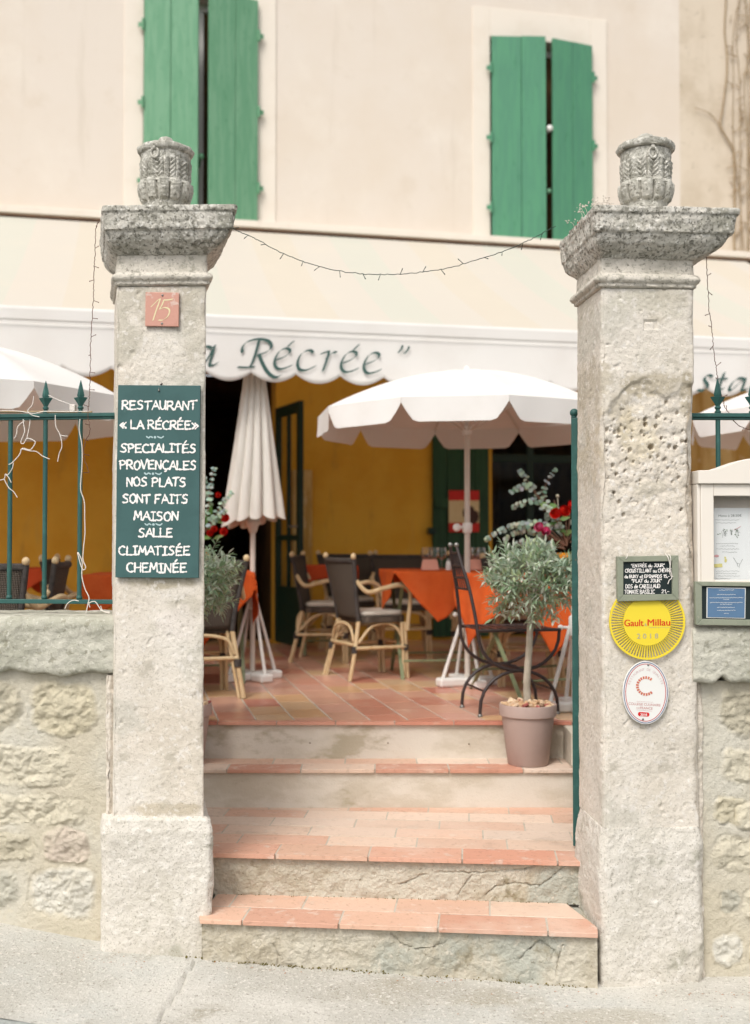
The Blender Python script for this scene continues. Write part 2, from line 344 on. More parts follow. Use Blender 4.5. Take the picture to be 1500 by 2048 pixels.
# ------------------------------------------------------------------ ground
def gz(x, y):
    P = [(-6, .70), (-1.55, .10), (-1.12, .040), (-.68, .016), (.84, -.028), (1.3, -.02), (6, -.06)]
    z = P[0][1]
    for (a, za), (b, zb) in zip(P, P[1:]):
        if a <= x <= b: z = lerp(za, zb, (x - a) / (b - a))
    if x > 6: z = -.06
    return z - .022 * (4.4 - min(y, 4.4))
def spaced(a, b, bounds):                              # coordinates: coarse outside, fine inside
    out = [a]; x = a
    while x < b - 1e-6:
        st = .5
        for lo, hi, s in bounds:
            if lo <= x < hi: st = s
        x = min(b, x + st); out.append(x)
    return out
def sheet(name, xs, ys, fn, m, **k):
    mb = MB(); W = len(xs)
    mb.add([(x, y, fn(x, y)) for y in ys for x in xs], [(j * W + i, j * W + i + 1, (j + 1) * W + i + 1, (j + 1) * W + i) for j in range(len(ys) - 1) for i in range(W - 1)])
    return mb.build(name, m, smooth=40, **k)
JA, JB = Vector((-.70, 4.32)), Vector((-.745, 3.74))
def pave_z(x, y):
    z = gz(x, y) + .0022 * fbm((x, y, 0), 9, 3)
    # the open joint between two slabs of the pavement
    t = (y - JB.y) / (JA.y - JB.y)
    if -.05 < t < 1.05:
        dx = abs(x - lerp(JB.x, JA.x, t) - .006 * nz(0, y, 0, 9)); z -= .011 * (1 - sstep(.003, .011, dx))
    t2 = (y - 3.6) / .55
    if 0 < t2 < 1.2:
        dx = abs(x + .13 - .05 * t2 - .025 * nz(1, y, 0, 12)); z -= .004 * (1 - sstep(.001, .008, dx))
    return z
xs = spaced(-6, 6, [(-1.8, 2.0, .0125)]); ys = spaced(3.74, 4.9, [(3.74, 4.9, .0125)])
DAMP, PAVE, GREYP = A(186, 177, 158), A(222, 217, 206), A(210, 208, 199)
def pave_col(x, y):
    f = fbm((x, y, 0), 5, 4, 33); c = tuple(lerp(a, b, sstep(-.3, .5, fbm((x, y, 0), 1.8, 3, 12))) for a, b in zip(PAVE, GREYP))
    d = hypot((x - .18) / .62, (y - 4.10) / .13) + .55 * f; c = tuple(lerp(a, b, .85 * (1 - sstep(.55, 1.1, d))) for a, b in zip(c, DAMP))
    d = hypot((x - .75) / .35, (y - 3.93) / .09) + .55 * f; return tuple(lerp(a, b, .6 * (1 - sstep(.5, 1.1, d))) for a, b in zip(c, DAMP))
po = sheet('pavement', xs, ys, pave_z, m_pave, kind='structure')
pa_ = po.data.color_attributes.new('Col', 'FLOAT_COLOR', 'POINT'); buf = []
for v in po.data.vertices: buf += [*pave_col(v.co.x, v.co.y), 1]
pa_.data.foreach_set('color', buf)
mb = MB()
KP = [(3.75, -.004), (3.735, -.002), (3.62, -.005), (3.59, -.012), (3.575, -.03), (3.57, -.14)]
xs2 = spaced(-8, 8, [(-2, 2, .1)])
mb.add([(x, y, gz(x, 3.74) + dz + .002 * nz(x, y, 0, 7)) for y, dz in KP for x in xs2],
       [(j * len(xs2) + i + 1, j * len(xs2) + i, (j + 1) * len(xs2) + i, (j + 1) * len(xs2) + i + 1) for j in range(len(KP) - 1) for i in range(len(xs2) - 1)])
mb.build('kerb', m_kerb, smooth=50, kind='structure')
sheet('road', spaced(-40, 40, [(-3, 3, .2)]), spaced(-40, 3.58, [(2, 3.6, .1)]), lambda x, y: gz(max(-8, min(8, x)), 3.74) - .13 - .01 * min(3, (3.58 - y)), m_road, kind='structure')

# ------------------------------------------------------------------ tiles
def clip(poly, a, b, c):                               # keep a*x + b*y <= c
    out = []
    for i in range(len(poly)):
        p, q = poly[i], poly[(i + 1) % len(poly)]
        dp, dq = a * p[0] + b * p[1] - c, a * q[0] + b * q[1] - c
        if dp <= 0: out.append(p)
        if dp * dq < 0: t = dp / (dp - dq); out.append((p[0] + (q[0] - p[0]) * t, p[1] + (q[1] - p[1]) * t))
    return out
def clip_to(poly, region):                             # region: convex, counter-clockwise
    for i in range(len(region)):
        p, q = region[i], region[(i + 1) % len(region)]
        a, b = q[1] - p[1], -(q[0] - p[0]); poly = clip(poly, a, b, a * p[0] + b * p[1])
        if len(poly) < 3: return None
    return poly
def tiles(T, rows, region, z0, z1, pal, gap=.007, rnd=None):
    """rows: list of (y0, y1, [x breaks]) in frame T; region in world xy"""
    rnd = rnd or R; mb = MB()
    for y0, y1, br in rows:
        for a, b in zip(br, br[1:]):
            q = [T @ Vector(p) for p in ((a + gap / 2, y0 + gap / 2, 0), (b - gap / 2, y0 + gap / 2, 0), (b - gap / 2, y1 - gap / 2, 0), (a + gap / 2, y1 - gap / 2, 0))]
            poly = clip_to([(p.x, p.y) for p in q], region)
            if not poly: continue
            c = rnd.choice(pal); k = rnd.uniform(.92, 1.06); mb.c = tuple(x * k for x in c)
            dz = rnd.uniform(-.0012, .0012)
            mb.prism(poly, z0, z1 + dz)
    return mb
PAL = [A(230, 194, 170), A(228, 188, 163), A(232, 202, 179), A(232, 206, 185), A(226, 182, 157), A(234, 210, 190)]
PALF = [A(222, 172, 147), A(218, 164, 138), A(226, 184, 158), A(216, 158, 133)]
PALT = [A(224, 162, 138), A(216, 148, 124), A(226, 174, 148), A(226, 184, 138), A(228, 190, 150), A(210, 138, 116), A(226, 172, 150), A(222, 164, 140), A(226, 180, 136)]

# front edges of the flight, from the street up
E1 = (Vector((-.678, 4.323)), Vector((.836, 4.169)))
E2 = (Vector((-.80, 4.619)), Vector((.92, 4.478)))
E3 = (Vector((-1.9, 5.370)), Vector((1.7, 5.372)))
E4 = (Vector((-1.9, 5.620)), Vector((1.7, 5.625)))
Z1, Z2, Z3 = .180, .355, .543
def back(e, d, dl=0, dr=0):
    u = (e[1] - e[0]).normalized(); n = Vector((-u.y, u.x)); return e[0] + n * d - u * dl, e[1] + n * d + u * dr
def riser(e, z0, z1, depth, amp, step, cracks=(), set_back=.014, z0r=None, jag=0):
    """rough front face of a step: returns mesh builder; e = nosing line"""
    u = (e[1] - e[0]); L = u.length; u = u.normalized(); n = Vector((-u.y, u.x)); mb = MB()
    z0r = z0 if z0r is None else z0r
    nu, nv = int(L / step), max(4, int((z1 - z0) / step))
    def fn(s, t):
        x = s * L; zb = lerp(z0, z0r, s); z = lerp(zb, z1, t)
        p = e[0] + u * x
        d = set_back + amp * (.55 * fbm((p.x, p.y, z), 7, 2) + .5 * fbm((p.x, p.y, z), 30, 3, 5) + .25 * fbm((p.x, p.y, z * 2), 90, 2, 9))
        for ck in cracks:
            for (xa, za), (xb, zb2) in zip(ck, ck[1:]):
                if min(xa, xb) - .02 < x < max(xa, xb) + .02:
                    dx, dz = xb - xa, zb2 - za; tt = max(0, min(1, ((x - xa) * dx + (z - za) * dz) / (dx * dx + dz * dz)))
                    dd = hypot(x - xa - dx * tt, z - za - dz * tt + .006 * nz(x, z, 0, 40))
                    d += .008 * (1 - sstep(.0008, .005, dd))
        q = p + n * d
        return (q.x, q.y, z)
    mb.grid(nu, nv, fn)
    bl, br = e[0] + n * .04, e[1] + n * .04; fl, fr = e[0] + n * depth, e[1] + n * depth
    poly = [(bl.x, bl.y), (br.x, br.y), (fr.x, fr.y), (fl.x, fl.y)]
    mb.prism(poly, z0 - .05, z1 - .0005)
    for s, pt in ((0, e[0]), (1, e[1])):              # end returns of the rough face
        a = pt + n * (set_back + .001); b = pt + n * .041
        vs = [(a.x, a.y, z0 - .05), (b.x, b.y, z0 - .05), (b.x, b.y, z1 - .001), (a.x, a.y, z1 - .001)]
        mb.add(vs, [(0, 1, 2, 3) if s else (3, 2, 1, 0)])
    return mb
def px_on(e, px, py):                                  # position along a riser from the photo
    ang = math.degrees(atan2((e[1] - e[0]).y, (e[1] - e[0]).x)); T = frame(e[0].x, e[0].y, 0, ang); return on(T, px, py)
ck1 = [[px_on(E1, a, b) for a, b in c] for c in ([(782, 1872), (800, 1890), (830, 1902), (868, 1898), (892, 1886)], [(1038, 1922), (1062, 1900), (1080, 1884), (1110, 1906)], [(1112, 1960), (1118, 1920), (1126, 1895)], [(545, 1890), (556, 1915), (552, 1940)], [(870, 1855), (870, 1868)])]
ck2 = [[px_on(E2, a, b) for a, b in c] for c in ([(972, 1792), (990, 1776), (1030, 1768), (1080, 1774), (1110, 1752), (1140, 1722)], [(880, 1746), (960, 1748), (1050, 1740), (1080, 1730)], [(916, 1792), (930, 1770), (952, 1745)], [(800, 1772), (850, 1750)])]
steps = thing('entrance_steps', 'short flight of worn stone steps with terracotta treads between two pillars', 'steps', (0, 4.4, 0))
r1 = riser(E1, .012, Z1 - .018, .36, .011, .0045, ck1, z0r=-.034); r1.build('riser', m_rough, steps, smooth=60, label='rough cracked riser nearest the pavement')
r2 = riser(E2, Z1 - .004, Z2 - .018, .8, .010, .0045, ck2); r2.build('riser', m_rough, steps, smooth=60, label='rough riser with rusty cracks')
r3 = riser(E3, Z2 - .004, Z3 - .018, .5, .0025, .02, set_back=.006); r3.build('riser', m_conc, steps, smooth=60, label='smooth pale riser below the potted olive')
r4 = riser(E4, Z3 - .004, TERR - .016, .5, .0022, .02, set_back=.004)
for px, py in ((620, 1486), (776, 1486), (938, 1488)):   # drain holes as flat discs, their shade put into the dark colour
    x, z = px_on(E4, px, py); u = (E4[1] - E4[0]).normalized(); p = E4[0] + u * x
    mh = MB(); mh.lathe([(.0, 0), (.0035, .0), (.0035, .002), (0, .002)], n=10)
    mh.v = [Vector((p.x + q.x, p.y - .0005 + q.z, z + q.y)) for q in mh.v]; mh.build('drain_hole_disc', m_dark, steps)
r4.build('riser', m_conc, steps, smooth=60, label='pale riser with small drain holes under the terrace edge')
ck = MB(); ck.box(.958, 1.5, 5.395, 5.66, Z3 + .001, TERR - .018); ck.build('cheek_block', m_conc, steps, bevel=.006)

def fr_of(e):
    d = e[1] - e[0]; return frame(e[0].x, e[0].y, 0, math.degrees(atan2(d.y, d.x)))
T1 = fr_of(E1)
c1 = lambda px: on(T1, px, 1835)[0]
o1, o2 = .012, .30
pa, pb = E1; u1 = (pb - pa).normalized(); n1 = Vector((-u1.y, u1.x))
reg1 = [(pa - n1 * .010), (pb - n1 * .010), (.845, 4.20 + .0), (.80, 4.50), (-.70, 4.64), (-.655, 4.47), (-.69, 4.36)]
reg1 = [(p[0], p[1]) for p in [Vector(pa - n1 * .010), Vector(pb - n1 * .010), Vector((.846, 4.225)), Vector((.775, 4.505)), Vector((-.655, 4.63)), Vector((-.69, 4.36))]]
rowsA = [(-.02, .150, [-.1] + [c1(v) for v in (485, 678, 876, 1096)] + [1.7]), (.150, .33, [-.1] + [c1(v) for v in (440, 590, 782, 980)] + [1.7])]
tl = tiles(T1, rowsA[:1], reg1, Z1 - .018, Z1, PALF); tl.build('tread_tiles', m_terr, steps, bevel=.002)
tl = tiles(T1, rowsA[1:], reg1, Z1 - .018, Z1, PAL); tl.build('tread_tiles', m_terr, steps, bevel=.002)
g1 = MB(); g1.prism([(p[0], p[1]) for p in (pa + n1 * .004, pb + n1 * .004, Vector((.83, 4.24)), Vector((.76, 4.52)), Vector((-.66, 4.65)), Vector((-.68, 4.37)))], Z1 - .0178, Z1 - .0016); g1.build('grout_bed', m_grout, steps)
T2 = fr_of(E2); pa, pb = E2; u2 = (pb - pa).normalized(); n2 = Vector((-u2.y, u2.x))
reg2 = [tuple((pa - n2 * .012)[:2]), tuple((pb - n2 * .012)[:2]), (1.1, 5.38), (-1.0, 5.38)]
rows2 = []
y = -.02; i = 0
for wd in (.148, .15, .15, .15, .15, .15, .15):
    off = (.02, .21, .11, .30, .05, .24, .16)[i]; rows2.append((y, y + wd + (.02 if i == 0 else 0), [off - .4 + .385 * k for k in range(8)])); y = rows2[-1][1]; i += 1
tiles(T2, rows2[:1], reg2, Z2 - .018, Z2, PALF).build('tread_tiles', m_terr, steps, bevel=.002)
tiles(T2, rows2[1:], reg2, Z2 - .018, Z2, PAL).build('tread_tiles', m_terr, steps, bevel=.002, label='landing of long terracotta tiles')
g2 = MB(); g2.prism([tuple((pa + n2 * .002)[:2]), tuple((pb + n2 * .002)[:2]), (1.1, 5.385), (-1.0, 5.385)], Z2 - .0178, Z2 - .0016); g2.build('grout_bed', m_grout, steps)
T3 = fr_of(E3)
reg3 = [(-1.9, 5.358), (1.7, 5.360), (1.7, 5.632), (-1.9, 5.626)]
tiles(T3, [(-.02, .125, [.1 + .36 * k for k in range(11)]), (.125, .3, [-.05 + .36 * k for k in range(11)])], reg3, Z3 - .018, Z3, PAL + PALF).build('tread_tiles', m_terr, steps, bevel=.002)
g3 = MB(); g3.prism([(-1.89, 5.372), (1.69, 5.374), (1.69, 5.634), (-1.89, 5.628)], Z3 - .0178, Z3 - .0016); g3.build('grout_bed', m_grout, steps)
# ------------------------------------------------------------------ terrace
TF = FAC
fe = [TF.inverted() @ Vector((p.x, p.y, 0)) for p in E4]
regT = [(-1.9, 5.606), (1.7, 5.611), (1.9, 5.606), (9, 5.3), (9, 13.5), (-8, 13.5), (-8, 5.606)]
regT = [(-8, 5.606), (9, 5.612), (9, 13.5), (-8, 13.5)]
rowsT = []
colw = .19; ncol = 60; rT = random.Random(3)
mbt = MB(); inv = TF.inverted()
for ci in range(-24, 44):
    x0 = ci * colw + .062; y = -4.9 + (.0 if ci % 2 else .14) + rT.uniform(-.01, .01)
    while y < .3:
        q = [TF @ Vector(p) for p in ((x0 + .005, y + .004, 0), (x0 + colw - .005, y + .004, 0), (x0 + colw - .005, y + .285, 0), (x0 + .005, y + .285, 0))]
        poly = clip_to([(p.x, p.y) for p in q], [(-8, 5.66), (9, 5.666), (9, 13.5), (-8, 13.5)])
        if poly:
            c = rT.choice(PALT); k = rT.uniform(.9, 1.05); mbt.c = tuple(v * k for v in c); mbt.prism(poly, TERR - .012, TERR + rT.uniform(-.001, .001))
        y += .29
xx = -8
while xx < 9:
    c = rT.choice(PALT[:2] + PALT[5:6]); mbt.c = c
    mbt.prism([(xx + .003, 5.606), (xx + .297, 5.606), (xx + .297, 5.655), (xx + .003, 5.655)], TERR - .016, TERR + .0005); xx += .3
mbt.build('terrace_floor', m_terr_glossy, kind='structure')
mb = MB(); mb.prism([(-8, 5.626), (9, 5.632), (9, 13.5), (-8, 13.5)], TERR - .3, TERR - .0018); mb.build('terrace_bed', m_grout, kind='structure')
mb = MB()
mb.prism([(-8, 4.75), (-1.9, 4.75), (-1.9, 5.62), (-8, 5.62)], .2, TERR); mb.prism([(1.7, 4.75), (9, 4.75), (9, 5.625), (1.7, 5.625)], .2, TERR)
mb.build('terrace_verge', m_conc, kind='structure')

# ------------------------------------------------------------------ pillars
def loft(mb, w, d, prof, nF, nS, nB, disp, r=.012, shear=0.0, dz=.006, colf=None):
    P = []
    for (a, b) in zip(prof, prof[1:]):
        n = max(1, int(abs(b[0] - a[0]) / dz))
        for i in range(n): P.append(tuple(lerp(a[k], b[k], i / n) for k in range(4)))
    P.append(prof[-1])
    def rnd(c): return r - sqrt(max(0, r * r - (r - c) ** 2)) if c < r else 0
    vs = []; n = 0
    for z, oL, oR, oF in P:
        x0, x1, y0, y1 = -oL, w + oR, -oF, d + oF; ring = []
        def side(p, q, nn, nrm):
            Ln = hypot(q[0] - p[0], q[1] - p[1])
            for i in range(nn + 1):
                s = lerp(r * .25, Ln - r * .25, i / nn); c = min(s, Ln - s); k = rnd(c)
                x = p[0] + (q[0] - p[0]) * s / Ln - nrm[0] * k; y = p[1] + (q[1] - p[1]) * s / Ln - nrm[1] * k
                ring.append((x, y, nrm, c))
        side((x0, y0), (x1, y0), nF, (0, -1)); side((x1, y0), (x1, y1), nS, (1, 0)); side((x1, y1), (x0, y1), nB, (0, 1)); side((x0, y1), (x0, y0), nS, (-1, 0))
        n = len(ring)
        for x, y, nr, c in ring:
            k = disp(x, z, y, nr, c)
            vs.append((x + nr[0] * k + shear * (y + nr[1] * k), y + nr[1] * k, z))
    fs = []
    for j in range(len(P) - 1):
        for i in range(n): i2 = (i + 1) % n; fs.append((j * n + i, j * n + i2, (j + 1) * n + i2, (j + 1) * n + i))
    n0 = len(mb.f)
    fs.append(tuple(reversed(range(n)))); fs.append(tuple(range((len(P) - 1) * n, len(P) * n)))
    mb.add(vs, fs)
    if colf:
        for k in range(len(fs)): q = vs[fs[k][0]]; mb.fc[n0 + k] = colf(q[0], q[1], q[2])
WARM, PALE, TAN, COOL = A(230, 219, 203), A(235, 227, 214), A(188, 176, 152), A(209, 203, 189)
def mixc(a, b, t): return tuple(lerp(p, q, max(0, min(1, t))) for p, q in zip(a, b))
def stone_col(seed, zf, patches=()):
    """colour of the stone: pale bed, cool weathered zones, brown stains and darker patches where the photo has them"""
    P = []
    for px, py, rx, ry, c, k in patches:
        P.append((zf(px, py), rx / 510, ry / 510, c, k))
    def f(x, y, z):
        c = mixc(WARM, PALE, .5 + .9 * fbm((x, y, z), 2.4, 3, seed)); c = mixc(c, COOL, .8 * sstep(.05, .5, fbm((x, y, z), 4, 4, seed + 5)))
        for (X, Z), rx, rz, cc, k in P:
            d = hypot((x - X) / rx, (z - Z) / rz) + .5 * fbm((x, y, z), 13, 4, seed + 9)
            if d < 1.2: c = mixc(c, cc, k * (1 - sstep(.55, 1.1, d)))
        return c
    return f
onL = lambda px, py: on(LP, px, py); onR = lambda px, py: on(RP, px, py)
def stone_disp(a1, a2, a3, chip, seed):
    def f(x, z, y, nr, c):
        p = (x, y, z)
        k = a1 * fbm(p, 3.2, 2, seed) + a2 * fbm(p, 16, 3, seed + 4) + a3 * fbm(p, 62, 2, seed + 8)
        e = max(0.0, .5 + fbm(p, 9, 3, seed + 20)) * chip
        k -= e * (1 - sstep(0, .03, c))
        pit = nz(x, y, z, 38, seed + 40)
        k -= .004 * sstep(.52, .7, pit)
        return k
    return f
zL = lambda py: on(LP, 320, py)[1]
zLc = lambda py: on(LP @ Matrix.Translation((0, -.085, 0)), 320, py)[1]
zRc = lambda py: on(RP @ Matrix.Translation((0, -.09, 0)), 1300, py)[1]
zR = lambda py: on(RP, 1300, py)[1]
def capital(zf, top, lip, fas, step_, ov, neck, tor0, tor1, fil, kL, kR, kF):
    o = lambda k: (kL * k, kR * k, kF * k)
    ys_ = [(neck, 0)]
    cap = [(ov, .03), (lerp(ov, step_, .12), .16), (lerp(ov, step_, .3), .40), (lerp(ov, step_, .55), .62), (lerp(ov, step_, .8), .73), (lerp(ov, step_, .97), .77), (step_ - .5, .86), (fas, .875), (lip + 3, .93), (lip + 1, .96), (lip, .985), (top + 2, 1.0), (top, .985)]
    return [(zf(y), *o(k)) for y, k in cap]
# --- pillar carrying the big green board
lp = thing('stone_gate_pillar', 'weathered stone gate pillar carrying the tall green lettered board and number 15', 'pillar', tuple(LP.translation))
SHL = -.30
mb = MB(LP); prof = [(-.06, .05, .028, .03), (.12, .052, .030, .032), (zL(1760), .05, .034, .032), (zL(1660), .046, .032, .03), (zL(1637), .036, .024, .022), (zL(1632), .0, .0, .004)]
bd = stone_disp(.012, .0035, .0022, .022, 3)
loft(mb, .364, .35, prof, 70, 46, 24, bd, .02, SHL); mb.build('base_block', m_stone_base, lp, smooth=70)
mb = MB(LP); prof = [(zL(1632), .004, -.002, 0), (zL(1300), .004, -.006, 0), (zL(900), .004, -.002, 0), (zL(573), .0, .0, 0)]
loft(mb, .364, .35, prof, 84, 44, 20, stone_disp(.003, .0016, .0013, .006, 11), .008, SHL, .0055, stone_col(3, onL, [(320, 600, 110, 50, A(196, 188, 170), .7), (250, 690, 34, 60, A(190, 184, 166), .6), (390, 640, 30, 90, A(200, 192, 174), .5), (318, 1165, 70, 14, A(168, 156, 128), .7), (372, 1215, 40, 26, A(184, 176, 156), .5), (360, 1250, 40, 40, A(240, 230, 220), .6), (330, 1620, 80, 14, A(192, 176, 146), .6)])); mb.build('shaft', m_stone, lp, smooth=70)  # patches include a darker band just below the board
mb = MB(LP); prof = [(zL(572), 0, .002, .0), (zL(569), .010, .012, .010), (zL(563), .011, .013, .011), (zL(561), .017, .019, .017), (zL(556), .022, .025, .022), (zL(551), .020, .023, .02), (zL(548), .012, .014, .012), (zL(545), 0.003, .004, .003), (zL(520), 0.0, .002, 0), (zL(500), .0, .002, 0)]
loft(mb, .364, .35, prof, 70, 40, 16, stone_disp(.003, .003, .0018, .006, 21), .008, SHL, .004); mb.build('necking', m_neck, lp, smooth=60)
mb = MB(LP); loft(mb, .364, .35, capital(zLc, 411, 422, 452, 457, 499, 520, 548, 563, 570, .066, .112, .095), 84, 60, 20, stone_disp(.004, .004, .003, .010, 31), .010, SHL, .005); mb.build('capital', m_capstone, lp, smooth=60)
# --- pillar carrying the plaques
rp = thing('stone_gate_pillar', 'pitted stone gate pillar carrying the small blackboard, yellow disc and oval plaque', 'pillar', tuple(RP.translation))
rpit = random.Random(21); PITS = []
for i in range(150):
    px = rpit.uniform(1212, 1384); py = rpit.gauss(905, 60)
    if py < 800 or py > 1050: continue
    x, z = on(RP, px, py); PITS.append((x, z, rpit.choice([.002, .003, .003, .004, .004, .005, .0075]), 1))
for px, py, r_ in ((1292, 838, .007), (1293, 848, .0085), (1304, 894, .010), (1325, 876, .006), (1230, 985, .006), (1365, 1019, .006), (1290, 870, .005), (1352, 895, .008), (1234, 948, .006)):
    x, z = on(RP, px, py); PITS.append((x, z, r_, 1.6))
NOTCH = [on(RP, 1289, 640) + on(RP, 1315, 658)]
sd_r = stone_disp(.004, .0016, .0013, .009, 51)
def disp_r(x, z, y, nr, c):
    k = sd_r(x, z, y, nr, c)
    zt = zR(760) + .055 * nz(x, 0, z, 6, 2) + .03 * nz(x, 0, z, 22, 5) - .12 * (1 - sstep(.02, .16, x))      # lower edge of the old render coat
    eroded = (1 - sstep(zt - .016, zt + .010, z)) * sstep(zR(1130), zR(980), z)
    if nr[1] < 0 or nr[0] > 0:
        k -= .007 * eroded * (1 if nr[1] < 0 else .5)
        k -= .006 * eroded * max(0, .3 + fbm((x, y, z), 24, 3, 77))
        for X, Z, r_, dp in PITS:
            if abs(x - X) < .02 and abs(z - Z) < .02 and nr[1] < 0:
                k -= dp * r_ * 2.0 * (1 - sstep(r_ * .5, r_ * 1.15, hypot(x - X, (z - Z) * .8)))
        e2 = sstep(zR(1320), zR(1180), z) * (1 - sstep(zR(900), zR(760), z))       # worn far edge
        if nr[0] > 0: k -= .026 * e2 * (.7 + .5 * fbm((0, y, z), 10, 3, 5))
        elif c < .05 and x > .2: k -= .02 * e2 * (1 - sstep(0, .04, c))
    a, b, c2, d2 = NOTCH[0]
    if nr[1] < 0 and a - .003 < x < c2 + .003 and d2 < z < b: k -= .006 * (1 if abs(x - a) < .007 or abs(x - c2) < .012 or z > b - .008 else .15)
    return k
mb = MB(RP); prof = [(-.08, .012, .018, .014), (zR(1860), .014, .02, .016), (zR(1750), .02, .016, .014), (zR(1690), .014, .012, .010), (zR(1655), .004, .004, .003)]
loft(mb, .369, .37, prof, 76, 60, 20, stone_disp(.011, .0035, .0022, .02, 63), .022, 0); mb.build('base_block', m_stone_base, rp, smooth=70)
mb = MB(RP); prof = [(zR(1655), .002, .006, 0), (zR(1300), .002, .002, 0), (zR(900), .002, -.004, 0), (zR(578), .0, .0, 0)]
loft(mb, .369, .37, prof, 100, 60, 14, disp_r, .012, 0, .0042, stone_col(17, onR, [(1300, 765, 74, 30, TAN, .8), (1372, 790, 14, 46, TAN, .8), (1240, 830, 26, 70, TAN, .55), (1195, 760, 40, 50, TAN, .6), (1300, 600, 100, 36, A(206, 200, 182), .7), (1280, 870, 50, 60, A(226, 210, 176), .5), (1185, 900, 24, 110, A(204, 186, 150), .5), (1300, 980, 40, 30, A(198, 190, 170), .5), (1310, 640, 20, 14, A(206, 196, 176), .6)])); mb.build('shaft', m_stone, rp, smooth=70)
mb = MB(RP); prof = [(zR(577), 0, 0, 0), (zR(574), .010, .010, .010), (zR(568), .011, .011, .011), (zR(566), .018, .018, .018), (zR(561), .023, .023, .023), (zR(555), .021, .021, .021), (zR(551), .013, .013, .013), (zR(548), .003, .003, .003), (zR(525), 0, 0, 0), (zR(505), .0, .0, 0)]
loft(mb, .369, .37, prof, 76, 60, 14, stone_disp(.004, .004, .002, .008, 71), .012, 0, .004); mb.build('necking', m_neck, rp, smooth=60)
mb = MB(RP); loft(mb, .369, .37, capital(zRc, 413, 425, 457, 462, 506, 528, 552, 568, 576, .052, .148, .10), 90, 76, 16, stone_disp(.006, .006, .0035, .014, 81), .012, 0, .005); mb.build('capital', m_capstone, rp, smooth=60)
# narrow jambs where the walls meet the pillars
mb = MB(LP); loft(mb, .036, .2, [(zL(1640), 0, 0, 0), (zL(1352), 0, 0, 0)], 10, 20, 6, stone_disp(.006, .006, .003, .012, 91), .008, 0)
mb.v = [p + LP.to_3x3() @ Vector((-.046, .03, 0)) for p in mb.v]; mb.c = WARM; mb.fc = [WARM] * len(mb.fc); mb.build('jamb_strip', m_stone, lp, smooth=70)
mb = MB(RP); loft(mb, .03, .2, [(-.06, 0, 0, 0), (zR(1362), 0, 0, 0)], 10, 20, 6, stone_disp(.006, .005, .003, .012, 95), .008, 0)
mb.v = [p + RP.to_3x3() @ Vector((.372, .03, 0)) for p in mb.v]; mb.fc = [WARM] * len(mb.fc); mb.build('jamb_strip', m_stone, rp, smooth=70)

